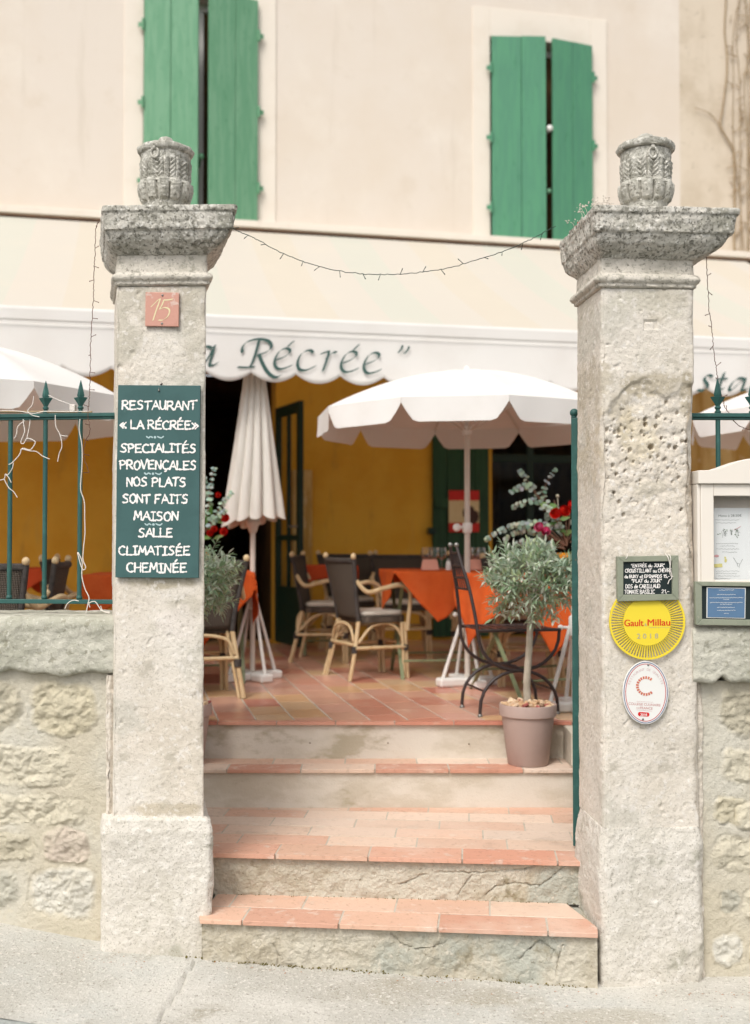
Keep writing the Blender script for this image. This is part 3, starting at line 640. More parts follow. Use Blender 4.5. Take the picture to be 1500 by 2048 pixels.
# ------------------------------------------------------------------ carved stone urns
def urn(T, cx, label, seed, rimpx=110):
    yb = .165; c0 = on(T @ Matrix.Translation((0, .165, 0)), cx, 408)
    base = T @ Vector((c0[0], yb, c0[1])); k = 1.0
    sc = base.y / FPX * 1.0
    o = thing('carved_stone_urn', label, 'urn', (base.x, base.y, zLc(411) - .002 if seed < 5 else zRc(413) - .004))
    z = lambda py: (EYE + (1081.6 - py) * sc - o.location.z) if py < 409.5 else -.002
    M = frame(base.x, base.y, o.location.z, 0)
    mb = MB(M)
    rr = lambda px: px / 2 * sc
    P = [(82, 410), (84, 404), (88, 398), (93, 391), (97, 384), (99, 378), (99, 373), (98, 369), (95.5, 364), (95, 360), (96, 350), (97, 338), (98, 326), (99, 314), (100, 303)]
    fine = []
    for (a, ya), (b, yb2) in zip(P, P[1:]):
        for i in range(5): fine.append((rr(lerp(a, b, i / 5)), z(lerp(ya, yb2, i / 5))))
    fine.append((rr(100), z(302)))
    nG = 12
    zg0, zg1, za1 = z(406), z(363), z(322)
    def fn(a, i, r, zz):
        if zz < zg1 + .004:
            lob = abs(sin(a * nG / 2 + seed)); top = zg1 - .024 + .024 * sqrt(max(0, lob)); 
            f = (sstep(zg0 - .004, zg0 + .012, zz)) * (1 - sstep(top - .003, top + .002, zz))
            r += f * (.013 * sqrt(lob) - .012 * (1 - sstep(.10, .30, lob)) - .003 * sstep(.45, .6, lob) * (1 - sstep(.62, .75, lob)))
            r += .005 * sstep(top - .001, top + .003, zz) * (1 - sstep(top + .006, top + .010, zz)) - .003 * sstep(top + .010, top + .013, zz)
        elif zz < za1 + .012:
            t = (a * nG / 2 + seed) / pi; fr = abs((t % 1) - .5) * 2
            hz = zz - zg1
            lf = 1 - sstep(.25, .9, fr) ; r += .0045 * (1 - sstep(za1 - .01 * fr, za1 + .010 - .012 * fr, zz)) * (.8 * sin(hz * 330 + 9 * fr) * (.35 + fr) + 1.1 * lf - 1.9 * (1 - sstep(0, .10, fr)) - 1.5 * sstep(.9, 1, fr) + .5 * nz(a * 9, hz * 60, 0, 1.5))
        r += .0022 * fbm((cos(a) * 2, sin(a) * 2, zz * 20), 6, 3, seed)
        return r, zz
    mb.lathe(fine, n=150, fn=fn); mb.build('body', m_urn, o, smooth=60)
    mb = MB(M); P = [(98, 301), (rimpx - 4, 299), (rimpx, 295), (rimpx, 290), (rimpx - 3, 286), (rimpx - 14, 285), (84, 284.5), (66, 283), (50, 280), (43, 275), (37, 270), (28, 265), (16, 262), (8, 260.5), (0, 260)]
    if seed < 5: P = [(98, 308), (rimpx - 4, 306), (rimpx, 302), (rimpx, 297), (rimpx - 3, 293), (rimpx - 12, 291), (84, 290.5), (66, 289), (47, 285), (36, 281), (31, 277), (28, 273), (22, 270), (10, 268.5), (0, 268)]
    P2 = []
    for (a, ya), (b, yb2) in zip(P, P[1:]):
        for i in range(2): P2.append((rr(lerp(a, b, i / 2)), z(lerp(ya, yb2, i / 2))))
    P2.append((0, z(P[-1][1])))
    mb.lathe(P2, n=72, fn=lambda a, i, r, zz: (r * (1 + .05 * fbm((cos(a), sin(a), zz * 10), 3, 3, seed)) , zz + .003 * fbm((cos(a) * r * 20, sin(a) * r * 20, 0), 2, 2, seed))); mb.build('lid', m_urn, o, smooth=60)
    mb = MB(M); a0 = radians(-90 + (-14 if seed < 5 else 2)); pts = []
    for i in range(17):
        t = 2 * pi * i / 16; q = rr(98) + .004; pts.append((cos(a0) * q + -sin(a0) * .016 * sin(t), sin(a0) * q + cos(a0) * .016 * sin(t), z(316) + .021 * cos(t)))
    mb.tube(pts, .0052, 8); mb.ball((cos(a0) * (rr(98) + .002), sin(a0) * (rr(98) + .002), z(305)), .011, 10); mb.build('ring_handle', m_urn, o, smooth=80)
    return o
urn(LP, 331, 'lidded carved stone urn on top of the pillar with the green board', 1)
urn(RP, 1292, 'lidded carved stone urn on top of the pillar with the plaques', 9, 115)

# ------------------------------------------------------------------ rubble walls with coping
def rubble(name, T, x0, x1, z0fn, z1, stones, label, seed, fine):
    th = thing(name, label, 'stone wall', tuple(T @ Vector(((x0 + x1) / 2, 0, 0))))
    rr = random.Random(seed); ST = []
    for (a, b, c, d, col) in stones:
        xa, za = on(T, a, d); xb, zb = on(T, b, c); ST.append(((xa + xb) / 2, (za + zb) / 2, abs(xb - xa) / 2, abs(zb - za) / 2, col, rr.uniform(.8, 1.3)))
    mort = A(214, 208, 192); mort2 = A(208, 198, 176)
    mb = MB(T); xs_ = spaced(x0, x1, [(fine[0], fine[1], .0055), (-50, fine[0], .03), (fine[1], 50, .03)])
    nz_ = 190; W = len(xs_); vs = []; cl = []
    for j in range(nz_ + 1):
        for x in xs_:
            z = lerp(z0fn(x) - .05, z1, j / nz_)
            wx = x + .022 * fbm((x, 0, z), 9, 4, seed); wz = z + .022 * fbm((x, 0, z), 9, 4, seed + 9)
            h = .004 * fbm((x, 0, z), 6, 2, seed + 2) + .0022 * fbm((x, 0, z), 50, 2, seed + 3)
            c = tuple(lerp(p, q, sstep(-.3, .5, fbm((x, 0, z), 2.6, 2, seed + 6))) for p, q in zip(mort, mort2))
            for sx, sz, rx, rz, col, hh in ST:
                u, v = abs(wx - sx) / rx, abs(wz - sz) / rz
                if u < 1.3 and v < 1.3:
                    q = (u ** 3.4 + v ** 3.4) ** (1 / 3.4); k = 1 - sstep(.80, 1.05, q)
                    if k > 0:
                        rg = max(0, 1 - 5 * abs(fbm((x, sz, z), 8, 3, seed + 31))); h -= .004 * rg; r2 = 1 - min(1, 3.2 * abs(fbm((x * 1.0, sz * 2, z * 1.7), 15, 4, seed + 51))); h = lerp(h, .006 * hh - .006 * rg + .006 * (r2 - .5) + .012 * fbm((x, sx * 3, z), 8, 3, seed) + .007 * fbm((x, 0, z), 24, 4, seed + 1) + .003 * fbm((x, 0, z), 80, 2, seed + 1), k) - .004 * sstep(.9, 1.0, q) * (1 - sstep(1.0, 1.1, q)) * max(0, .4 + nz(x, 0, z, 14, seed))
                        k2 = k * .8; m_ = 1 + .16 * fbm((x, 0, z), 12, 3, seed + 7)
                        c = tuple(lerp(p, q2 * m_, k2) for p, q2 in zip(c, col))
            vs.append((x, -h, z)); cl.append(c)
    b = len(mb.v); mb.v += [T @ Vector(p) for p in vs]
    for j in range(nz_):
        for i in range(W - 1):
            mb.f.append([j * W + i, j * W + i + 1, (j + 1) * W + i + 1, (j + 1) * W + i]); mb.fc.append(cl[j * W + i]); mb.fm.append(0)
    mb.c = mort; mb.box(x0, x1, .03, .36, -.3, z1); mb.build('masonry', m_rubble, th, smooth=70)
    return th
tan_, beige, grey, red_, pale, gb = A(206, 195, 166), A(216, 207, 184), A(192, 188, 172), A(206, 190, 174), A(220, 216, 204), A(188, 179, 156)
stonesL = [(58, 192, 1360, 1472, tan_), (-80, 44, 1358, 1462, gb), (-90, 150, 1490, 1572, beige), (-60, 172, 1590, 1652, beige), (82, 182, 1660, 1726, red_), (-70, 66, 1668, 1722, gb), (56, 192, 1738, 1834, pale), (-70, 38, 1734, 1812, grey),
           (-240, -100, 1360, 1470, beige), (-260, -100, 1490, 1600, tan_), (-230, -90, 1620, 1720, pale), (-220, -90, 1735, 1790, grey), (-420, -270, 1370, 1500, pale), (-400, -280, 1520, 1640, beige)]
lw = rubble('rubble_wall', LW, -1.4, .035, lambda x: gz((LW @ Vector((x, 0, 0))).x, 4.4), on(LW, 100, 1340)[1], stonesL, 'low rubble wall of tan stones beside the pillar with the green board', 5, (-.62, .04))
stonesR = [(1438, 1520, 1376, 1472, gb), (1446, 1540, 1494, 1566, beige), (1422, 1496, 1588, 1650, tan_), (1470, 1560, 1600, 1660, beige), (1428, 1520, 1672, 1750, beige), (1438, 1478, 1780, 1826, grey), (1484, 1570, 1775, 1850, beige), (1420, 1482, 1868, 1936, pale), (1494, 1600, 1870, 1940, tan_),
           (1530, 1640, 1380, 1480, beige), (1560, 1680, 1500, 1590, tan_), (1580, 1680, 1680, 1760, pale)]
rw = rubble('rubble_wall', RW, .0, 1.8, lambda x: -.03, on(RW, 1450, 1362)[1], stonesR, 'low rubble wall below the cream menu case', 8, (0, .34))
def coping(T, x0, x1, zb, zt, front, dep, parent, seed, fine, notch=None):
    mb = MB(T); nu, nv = int((x1 - x0) / .008), 30
    D = stone_disp(.006, .005, .0028, .010, seed); H = zt - zb
    # unrolled section: bottom back -> bottom front -> up the face -> top front -> top back
    sec = [(.1, 0)] + [(front + .012, 0), (front + .004, .006), (front, .016)] + [(front, lerp(.016, H - .03, i / 26)) for i in range(1, 27)] + [(front + .006, H - .012), (front + .02, H - .002), (front + .05, H)] + [(lerp(front + .05, dep, i / 6), H) for i in range(1, 7)]
    W = nu + 1; vs = []
    for j, (y, h) in enumerate(sec):
        for i in range(W):
            x = lerp(x0, x1, i / nu); p = T @ Vector((x, y, zb + h)); k = D(p.x, p.z, p.y, (0, -1), .5); zz = zb + h
            if h < .08: zz += .018 * fbm((x, 0, 1), 9, 3, seed) * (1 - h / .08) + (notch(x) * (1 - h / .08) if notch else 0)
            if h > H - .02: zz += .004 * fbm((x, y, 0), 12, 3, seed); 
            vs.append((x, y - k, zz))
    mb.add(vs, [(j * W + i, j * W + i + 1, (j + 1) * W + i + 1, (j + 1) * W + i) for j in range(len(sec) - 1) for i in range(nu)])
    e0 = [j * W for j in range(len(sec))]; e1 = [j * W + nu for j in range(len(sec))]
    mb.f += [list(e0), list(reversed(e1))]; mb.fc += [None] * 2; mb.fm += [0] * 2
    return mb.build('coping', m_coping, parent, smooth=65)
coping(LW, -1.4, .072, on(LW, 100, 1342)[1] - .005, on(LW, 100, 1232)[1], -.045, .36, lw, 15, None)
coping(RW, -.045, 1.8, on(RW, 1450, 1362)[1] - .005, on(RW, 1450, 1252)[1], -.05, .36, rw, 17, None, lambda x: .022 * exp(-((x - on(RW, 1437, 1350)[0]) / .02) ** 2))
# ================================================================== the restaurant front
def fx(px, py): return on(FAC, px, py)
bld = thing('restaurant_building', 'cream and ochre restaurant front with green shutters behind the awning', 'building', tuple(FAC @ Vector((2, 0, TERR))), YAWF)
w1 = (fx(287, 300)[0], fx(400, 447)[1], fx(514, 300)[0], fx(400, -8)[1])
w2 = (fx(980, 300)[0], fx(1080, 492)[1], fx(1181, 300)[0], fx(1080, 84)[1])
d1 = (fx(372, 1000)[0], TERR, fx(552, 1000)[0], 3.18)
d2 = (fx(984, 1000)[0], TERR, fx(1262, 1000)[0], 3.05)
ZSPLIT = 4.28
def wall(holes, x0, x1, z0, z1, depth, name, m, y=0.0, label=None):
    mb = MB(FAC); X = sorted({x0, x1} | {h[0] for h in holes} | {h[2] for h in holes}); Z = sorted({z0, z1} | {h[1] for h in holes} | {h[3] for h in holes})
    X = [v for v in X if x0 <= v <= x1]; Z = [v for v in Z if z0 <= v <= z1]
    for a, b in zip(X, X[1:]):
        for c, d in zip(Z, Z[1:]):
            mx, mz = (a + b) / 2, (c + d) / 2
            if any(h[0] < mx < h[2] and h[1] < mz < h[3] for h in holes): continue
            mb.add([(a, y, c), (b, y, c), (b, y, d), (a, y, d)], [(0, 1, 2, 3)])
    for h in holes:
        a, c, b, d = h; q = y + depth
        mb.add([(a, y, c), (a, q, c), (a, q, d), (a, y, d)], [(0, 1, 2, 3)]); mb.add([(b, y, c), (b, q, c), (b, q, d), (b, y, d)], [(3, 2, 1, 0)])
        mb.add([(a, y, d), (a, q, d), (b, q, d), (b, y, d)], [(0, 1, 2, 3)]); mb.add([(a, y, c), (a, q, c), (b, q, c), (b, y, c)], [(3, 2, 1, 0)])
    mb.box(x0, x1, depth + .002, depth + .03, z0, z1) if not holes else None
    return mb.build(name, m, bld, label=label)
XR = fx(1360, 300)[0]
wall([w1, w2], -6, XR, ZSPLIT, 10.5, .3, 'wall', m_plaster, label='smooth cream upper wall')
wall([], XR, 9.5, ZSPLIT, 10.5, .3, 'wall', m_plaster_old, label='stained part of the upper wall under the creeper')
wall([d1, d2], -6, 5.35, 0, ZSPLIT, .35, 'wall', m_ochre, label='ochre ground floor wall under the awning')
wall([], 5.35, 9.5, 0, ZSPLIT, .35, 'wall', m_ochre_worn, label='worn ochre wall beyond the pitted pillar')
mb = MB(FAC); mb.box(-6, 9.5, .36, .4, 0, 10.5); mb.box(-6, -5.97, 0, 4, 0, 10.5); mb.box(9.47, 9.5, 0, 4, 0, 10.5); mb.box(-6, 9.5, .0, 4, 10.5, 10.6)
# dark rooms behind the openings
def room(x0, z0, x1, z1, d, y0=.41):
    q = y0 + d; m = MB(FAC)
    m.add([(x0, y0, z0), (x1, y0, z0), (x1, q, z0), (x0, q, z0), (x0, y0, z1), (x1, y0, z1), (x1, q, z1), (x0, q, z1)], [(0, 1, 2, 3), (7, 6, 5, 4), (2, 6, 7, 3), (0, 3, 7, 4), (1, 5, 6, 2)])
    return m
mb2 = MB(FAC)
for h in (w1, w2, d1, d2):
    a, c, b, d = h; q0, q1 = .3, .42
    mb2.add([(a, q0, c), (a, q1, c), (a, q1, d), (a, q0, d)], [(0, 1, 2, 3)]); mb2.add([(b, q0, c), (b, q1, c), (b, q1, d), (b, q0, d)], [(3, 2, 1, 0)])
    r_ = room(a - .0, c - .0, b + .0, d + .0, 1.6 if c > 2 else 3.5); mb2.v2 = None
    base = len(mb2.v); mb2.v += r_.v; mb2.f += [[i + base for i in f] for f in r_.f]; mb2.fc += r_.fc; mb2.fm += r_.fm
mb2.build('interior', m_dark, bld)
# bands round the upper windows
for wn in (w1, w2):
    a, c, b, d = wn; mb = MB(FAC); k = .17
    mb.box(a - k, a - .002, -.012, .02, c, d + .28); mb.box(b + .002, b + k, -.012, .02, c, d + .28); mb.box(a - .002, b + .002, -.012, .02, d + .002, d + .28)
    sf = mb.build('window_surround', m_surround, bld, bevel=.004)
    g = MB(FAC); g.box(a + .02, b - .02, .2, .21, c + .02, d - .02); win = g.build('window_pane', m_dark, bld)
    f = MB(FAC)
    for xx in (a + .03, (a + b) / 2, b - .03): f.box(xx - .03, xx + .03, .17, .2, c, d)
    f.box(a, b, .165, .199, c, c + .06); f.box(a, b, .165, .199, d - .06, d); f.build('window_frame', m_wpaint, bld)
def shutter(xh, xf, z0, z1, ang, side, nb, label, m_shutter=m_shutter):
    """plank leaf hinged at xh, free edge towards xf, swung out by ang degrees"""
    wd = abs(xf - xh); T = FAC @ Matrix.Translation((xh, -.03, 0)) @ Matrix.Rotation(radians(-ang * side), 4, 'Z')
    mb = MB(T); rr = random.Random(int(xh * 100)); x = 0; cuts = [0] + sorted(rr.uniform(.9, 1.1) * (i + 1) / nb * wd for i in range(nb - 1)) + [wd]
    for a, b in zip(cuts, cuts[1:]):
        aa, bb = (a + .002, b - .002); q = sorted((aa * side, bb * side)); mb.box(q[0], q[1], -.028, 0, z0 + rr.uniform(0, .006), z1 - rr.uniform(0, .006))
    q = sorted((.004 * side, (wd - .004) * side)); mb.box(q[0], q[1], -.006, .004, z0 + .03, z1 - .03)
    s = mb.build('shutter', m_shutter, bld, bevel=.003, label=label)
    for t in (.16, .5, .84):
        hb = MB(T); zz = lerp(z0, z1, t); q = sorted((-.05 * side, .012 * side)); hb.box(q[0], q[1], -.036, -.0285, zz - .02, zz + .02); hb.tube([(-.004 * side, -.038, zz - .05), (-.004 * side, -.038, zz + .05)], .013, 8); hb.build('hinge', m_shutter, s)
    for t in (.2, .8):
        br = MB(T); zz = lerp(z0, z1, t); q = sorted((.03 * side, (wd - .03) * side)); br.box(q[0], q[1], .0045, .027, zz - .05, zz + .05); br.build('cross_board', m_shutter, s)
    return s
h1 = (w1[2] - w1[0]) / 2; h2 = (w2[2] - w2[0]) / 2
shutter(w1[0] + .004, w1[0] + h1 - .012, w1[1] + .01, w1[3] - .01, 15, 1, 2, 'leaf standing ajar behind the first urn'); shutter(w1[2] - .004, w1[0] + h1 + .034, w1[1] + .01, w1[3] - .01, 15, -1, 2, 'ajar leaf seen between the pillars, with knots')
shutter(w2[0] + .004, w2[0] + h2 + .012, w2[1] + .01, w2[3] - .01, 10, 1, 2, 'wide darker leaf of the smaller window', m_shutter2); shutter(w2[2] - .004, w2[0] + h2 + .062, w2[1] + .01, w2[3] - .01, 10, -1, 2, 'narrow darker leaf of the smaller window', m_shutter2)
for px, py, r_, m in ((1090, 266, .032, m_wpaint), (400, 321, .03, m_shutter), (1090, 389, .024, m_shutter)):
    x, z = fx(px, py); mb = MB(FAC)
    mb.tube([(x, -.115 if m is m_wpaint else -.1, z), (x, .16, z)], r_ * .45, 8); mb.ball((x, -.12 if m is m_wpaint else -.105, z), r_, 14); mb.build('shutter_knob' if m is m_wpaint else 'shutter_catch', m, bld, smooth=60)
# ledge over the awning
mb = MB(FAC); za, zb = fx(900, 488)[1], fx(900, 478)[1]
mb.box(-6, 6.6, -.16, .02, za, zb + .012); mb.build('awning_ledge', m_surround, bld, bevel=.004)
mb = MB(FAC); mb.box(-4.6, 6.2, -.05, .02, za - .20, za - .002); mb.build('ledge_shadow_strip', m_dark, bld)  # dark strip whose colour stands for the shadow under the ledge
# ground floor: glazed door leaf folded out, dark shutter with poster, pilaster strips
def dleaf(T, wd, z0, z1, name, label):
    mb = MB(T)
    for a, b in ((0, .07), (wd - .07, wd)): mb.box(a, b, -.02, .02, z0, z1)
    for a, b in ((z0, z0 + .5), (z0 + .9, z0 + .95), (z1 - .09, z1)): mb.box(.07, wd - .07, -.018, .018, a, b)
    mb.box(wd / 2 - .015, wd / 2 + .015, -.016, .016, z0 + .5, z1 - .09)
    d = mb.build(name, m_frame_dk, bld, bevel=.003, label=label)
    g = MB(T); g.box(.07, wd - .07, -.003, .003, z0 + .5, z1 - .09); g.build('glass', m_pane, d)
    h = MB(T); h.tube([(wd - .04, -.02, z0 + 1.02), (wd - .04, -.06, z0 + 1.02), (wd - .13, -.065, z0 + 1.02)], .009, 8); h.build('handle', m_galv, d)
hx = d1[2] + .005
dleaf(FAC @ Matrix.Translation((hx, -.03, 0)) @ Matrix.Rotation(radians(-78), 4, 'Z'), .62, TERR + .02, fx(556, 818)[1], 'door_leaf', 'glazed dark green door leaf standing open')
dl0 = MB(FAC); q0 = fx(863, 1000)[0]; q1 = fx(975, 1000)[0]; zt_, zb_ = fx(920, 842)[1] + .25, TERR + .03
for i in range(4): dl0.box(lerp(q0, q1, i / 4) + .002, lerp(q0, q1, (i + 1) / 4) - .002, -.05, -.016, zb_, zt_)
for t in (.15, .55, .9): dl0.box(q0 + .02, q1 - .02, -.07, -.051, lerp(zb_, zt_, t) - .05, lerp(zb_, zt_, t) + .05)
ds = dl0.build('shutter', m_shutter_dk, bld, bevel=.003, label='dark green shutter folded back against the ochre wall')
x, z = fx(857, 1062); mb = MB(FAC); mb.box(x - .02, x + .05, -.09, -.0165, z - .03, z + .03); mb.build('shutter_stay', m_frame_dk, bld, bevel=.006)
mb = MB(FAC); a, c, b, d = d2
for xx in (a + .03, lerp(a, b, .34), lerp(a, b, .67), b - .03): mb.box(xx - .035, xx + .035, .26, .3, c, d)
for zz in (c + .08, c + 1.0, d - .6, d - .05): mb.box(a, b, .265, .295, zz - .04, zz + .04)
fr = mb.build('window_frame', m_frame_dk, bld, bevel=.003, label='dark glazed frame behind the bouquet')
mb = MB(FAC); mb.box(a, b, .277, .283, c, d); mb.build('glass', m_pane, fr)
mb = MB(FAC); q0 = fx(584, 1100)[0]; q1 = fx(624, 1100)[0]; mb.box(q0, q1, -.028, .01, TERR, fx(600, 940)[1]); mb.box(q0 - .02, q1 + .03, -.05, .01, TERR, TERR + .16)
mb.build('pilaster_strip', m_ochre_worn, bld, bevel=.012)
# poster pinned to the dark shutter
px0, pz0 = fx(893, 1064); px1, pz1 = fx(953, 982)
pt = thing('poster', 'small red and cream poster on the dark green folded shutter', 'poster', tuple(FAC @ Vector((px0, -.075, pz0))), YAWF)
PF = FAC @ Matrix.Translation((0, -.076, 0)); hh_ = pz1 - pz0; ww = px1 - px0
mb = MB(PF); mb.box(px0, px1, -.003, .004, pz0, pz1); mb.build('sheet', m_poster_c, pt)
mb = MB(PF); mb.box(px0, px1, -.0045, -.0032, pz1 - .24 * hh_, pz1); mb.build('red_band', m_poster_r, pt); mb = MB(PF); mb.box(px0, px0 + ww, -.0045, -.0032, pz0, pz0 + .22 * hh_); mb.build('red_band', m_poster_r, pt)
mb = MB(PF)
for u, v, r_ in ((.62, .46, .05), (.72, .52, .035), (.8, .36, .055), (.68, .32, .05), (.88, .42, .03)):
    cx, cz = px0 + u * ww, pz0 + v * hh_; mb.add([(cx + r_ * cos(t), -.0052 - r_ * .003, cz + r_ * 1.2 * sin(t)) for t in [2 * pi * k / 12 for k in range(12)]], [tuple(range(12))])
mb.build('dark_picture', m_poster_d, pt)

# ------------------------------------------------------------------ the awning
AZ1, AW0 = fx(900, 491)[1] - .02, .13
zfr = lambda px, py: on(AWF, px, py)[1]
BZ1 = zfr(600, 637); BZ0 = zfr(600, 668); VZ0 = zfr(600, 757)
PROJ = 9.86 - 7.1
aw = thing('striped_awning', 'long pale striped awning with white scalloped lettered valance over the terrace', 'awning', tuple(AWF @ Vector((1, 0, BZ0))), YAWF)
AX0, AX1 = -4.4, fx(1478, 533)[0]
AL = FAC @ Matrix.Translation((0, -PROJ, 0))           # same as AWF but named for the fabric
cA, cB = A(236, 228, 214, .74), A(231, 229, 214, .74)
cC = A(236, 226, 208, .74)
mb = MB(AWF); nseg = 26
per = .36; k = 0; x = AX0; cols = [cA, cB, cA, cC]
while x < AX1:
    x2 = min(AX1, x + per); mb.c = cols[k % 4]
    def fn(u, v, x=x, x2=x2):
        t = v; y = lerp(.02, PROJ - AW0, t); z = lerp(BZ1 - .01, AZ1, t) - .05 * sin(pi * t) + .006 * sin(lerp(x, x2, u) * 5) * sin(pi * t)
        return (lerp(x, x2, u), y, z)
    mb.grid(3, nseg, fn); x = x2; k += 1
m_awn = mat('awning_stripes', (1, 1, 1), .8, [(2, A(236, 226, 208), .5, .75, .25)], [(200, .0005)], attr=True, translucent=.22)
mb.build('canopy', m_awn, aw, smooth=60)
mb = MB(AWF); mb.box(AX0, AX1, -.035, .05, BZ0 + .0, BZ1); mb.build('front_bar', m_val, aw, bevel=.02)
mb = MB(AWF); per = .292; x_c = on(AWF, 501, 752)[0]; dpt = .066; nu = int((AX1 - AX0) / .0125)
def vz(x):
    ph = ((x - x_c) / per) % 1.0
    return VZ0 + .022 - dpt * (sin(pi * ph) ** .8) * .9 
def valy(x, t): return -.036 - .006 * (1 - t) * (1 + sin(x * 3.1)) - .003 * sin(x * 17) * (1 - t)
mb.grid(nu, 10, lambda u, v: (lerp(AX0, AX1, u), valy(lerp(AX0, AX1, u), v), lerp(vz(lerp(AX0, AX1, u)), BZ0 + .004, v)))
mb.build('valance', m_val, aw, smooth=80, solid=.002)
mb = MB(AWF); mb.tube([(lerp(AX0, AX1, i / 60), -.052, BZ0 - .004) for i in range(61)], .0035, 6); mb.build('valance_piping', m_val, aw, smooth=80)
for xx in (AX0 + .6, 1.05, AX1 - .6):
    mb = MB(AWF); mb.bar((xx, .06, BZ0 + .05), (xx + .35, PROJ * .5, BZ0 + .28), .04); mb.bar((xx + .35, PROJ * .5, BZ0 + .28), (xx, PROJ - .05, BZ0 + .75), .045); mb.build('folding_arm', m_wpaint, aw, bevel=.006)

# ------------------------------------------------------------------ drawing on flat signs
class Sketch:
    """lettering laid on an upright face; coordinates are those of the photograph, turned into places on that face"""
    def __init__(s, T, lift=.0006): s.mb = MB(T); s.T = T; s.l = lift; s.n = 0
    def P(s, p, e=0.0):
        x, z = on(s.T, p[0], p[1]); return (x, -(s.l + s.n * .00004 + e), z)
    def poly(s, pts): s.mb.add([s.P(p) for p in pts], [tuple(range(len(pts)))]); s.n += 1
    def disc(s, cx, cy, rx, ry=None, n=20, a0=0): s.poly([(cx + rx * cos(2 * pi * k / n), cy + (ry or rx) * sin(2 * pi * k / n)) for k in range(n)])
    def ring(s, cx, cy, rx, ry, wd, n=72):
        vs = []; 
        for k in range(n):
            a = 2 * pi * k / n
            for q in (-wd / 2, wd / 2): vs.append(s.P((cx + (rx + q) * cos(a), cy + (ry + q) * sin(a))))
        s.mb.add(vs, [(2 * k, 2 * k + 1, 2 * ((k + 1) % n) + 1, 2 * ((k + 1) % n)) for k in range(n)]); s.n += 1
    def stroke(s, pts, wd, rough=0.0, rr=None, cap=True):
        rr = rr or R; pts = [Vector((p[0], p[1])) for p in pts]; vs = []; N = len(pts)
        wl = [wd * (1 + rr.uniform(-rough, rough)) for _ in range(N)]
        if cap:
            t0 = (pts[1] - pts[0]).normalized(); t1 = (pts[-1] - pts[-2]).normalized()
            pts = [pts[0] - t0 * wd * .4] + pts + [pts[-1] + t1 * wd * .4]; wl = [wd * .45] + wl + [wd * .45]; N += 2
        for i, p in enumerate(pts):
            t = pts[min(N - 1, i + 1)] - pts[max(0, i - 1)]; t = t.normalized() if t.length > 1e-6 else Vector((1, 0)); n = Vector((-t.y, t.x)) * wl[i] / 2
            e = i * .000004; o = rr.uniform(-rough, rough) * wd * .3
            vs += [s.P(p + n * (1 + o * .2), e), s.P(p - n, e)]
        s.mb.add(vs, [(2 * i, 2 * i + 1, 2 * i + 3, 2 * i + 2) for i in range(N - 1)]); s.n += 1
    def nib(s, pts, wd, ang=38, n=8):
        c = [Vector(p) for p in catmull([(p[0], p[1], 0) for p in pts], n)]; d = Vector((cos(radians(ang)), -sin(radians(ang)))) * wd / 2; q = Vector((d.y, -d.x)) * .16; vs = []
        for i, p in enumerate(c):
            e = i * .000004; t = (c[min(len(c) - 1, i + 1)] - c[max(0, i - 1)]); cr = abs(t.normalized().x * d.normalized().y - t.normalized().y * d.normalized().x) if t.length > 1e-6 else 1
            nn = Vector((-t.y, t.x)).normalized() * .9 if t.length > 1e-6 else Vector((0, 0)); dd = d.copy()
            if dd.dot(nn) < 0: nn = -nn
            o = dd + nn * .45 * (1 - cr) * 1.0
            vs += [s.P((p.x + o.x, p.y + o.y), e), s.P((p.x - o.x, p.y - o.y), e)]
        s.mb.add(vs, [(2 * i, 2 * i + 1, 2 * i + 3, 2 * i + 2) for i in range(len(c) - 1)]); s.n += 1
    def type(s, txt, x0, x1, ybase, h, bold=0.0, font_h=None, rot=0.0, spacing=1.0, mid=None):
        cu = bpy.data.curves.new('type', 'FONT'); cu.body = txt; cu.size = 1.0; cu.offset = bold; cu.space_character = spacing; cu.resolution_u = 3
        ob = bpy.data.objects.new('type', cu); me = bpy.data.meshes.new_from_object(ob)
        bpy.data.objects.remove(ob); bpy.data.curves.remove(cu)
        if not me.vertices: return
        X0 = min(v.co.x for v in me.vertices); X1 = max(v.co.x for v in me.vertices); caph = font_h or .73
        kx = (x1 - x0) / (X1 - X0) if x1 is not None else h / caph; ky = h / caph; ca, sa = cos(radians(rot)), sin(radians(rot)); vs = []
        for v in me.vertices:
            a = (v.co.x - X0) * kx; b = -v.co.y * ky
            if mid: a -= (X1 - X0) * kx / 2
            vs.append(s.P((x0 + a * ca - b * sa, ybase + a * sa + b * ca)))
        fs = [tuple(p.vertices) for p in me.polygons]; s.mb.add(vs, fs); bpy.data.meshes.remove(me); s.n += 1
    def done(s, name, m, parent, **k): return s.mb.build(name, m, parent, **k)
# lettering of the valance
VF = AWF @ Matrix.Translation((0, -.0535, 0))
sk = Sketch(VF, .0)
def cv(pts, ox=400, oy=650, k=3.261): return [(ox + x / k, oy + y / k) for x, y in pts]
N7 = 7.2
sk.nib(cv([(78, 150), (40, 140), (0, 165), (-25, 220), (-15, 262), (20, 255), (62, 200), (86, 150)]), N7); sk.nib(cv([(96, 132), (78, 200), (62, 258), (85, 262), (118, 245)]), N7)
for L_ in ([(-190, 90), (-215, 170), (-235, 250), (-180, 256), (-140, 235)], [(-240, 252), (-180, 252)]): sk.nib(cv(L_), N7)
sk.done('lettering', m_letter, aw); sk = Sketch(VF, .0)
sk.nib(cv([(277, 180), (275, 150), (300, 115), (345, 97), (395, 92), (445, 104), (466, 135), (450, 165), (410, 186), (372, 196)]), N7); sk.nib(cv([(386, 96), (368, 165), (345, 235), (328, 270)]), N7 + .6); sk.nib(cv([(246, 274), (300, 276), (358, 272)]), 5)
sk.nib(cv([(385, 192), (405, 245), (440, 305), (480, 338), (512, 338), (528, 325)]), N7 + .4)
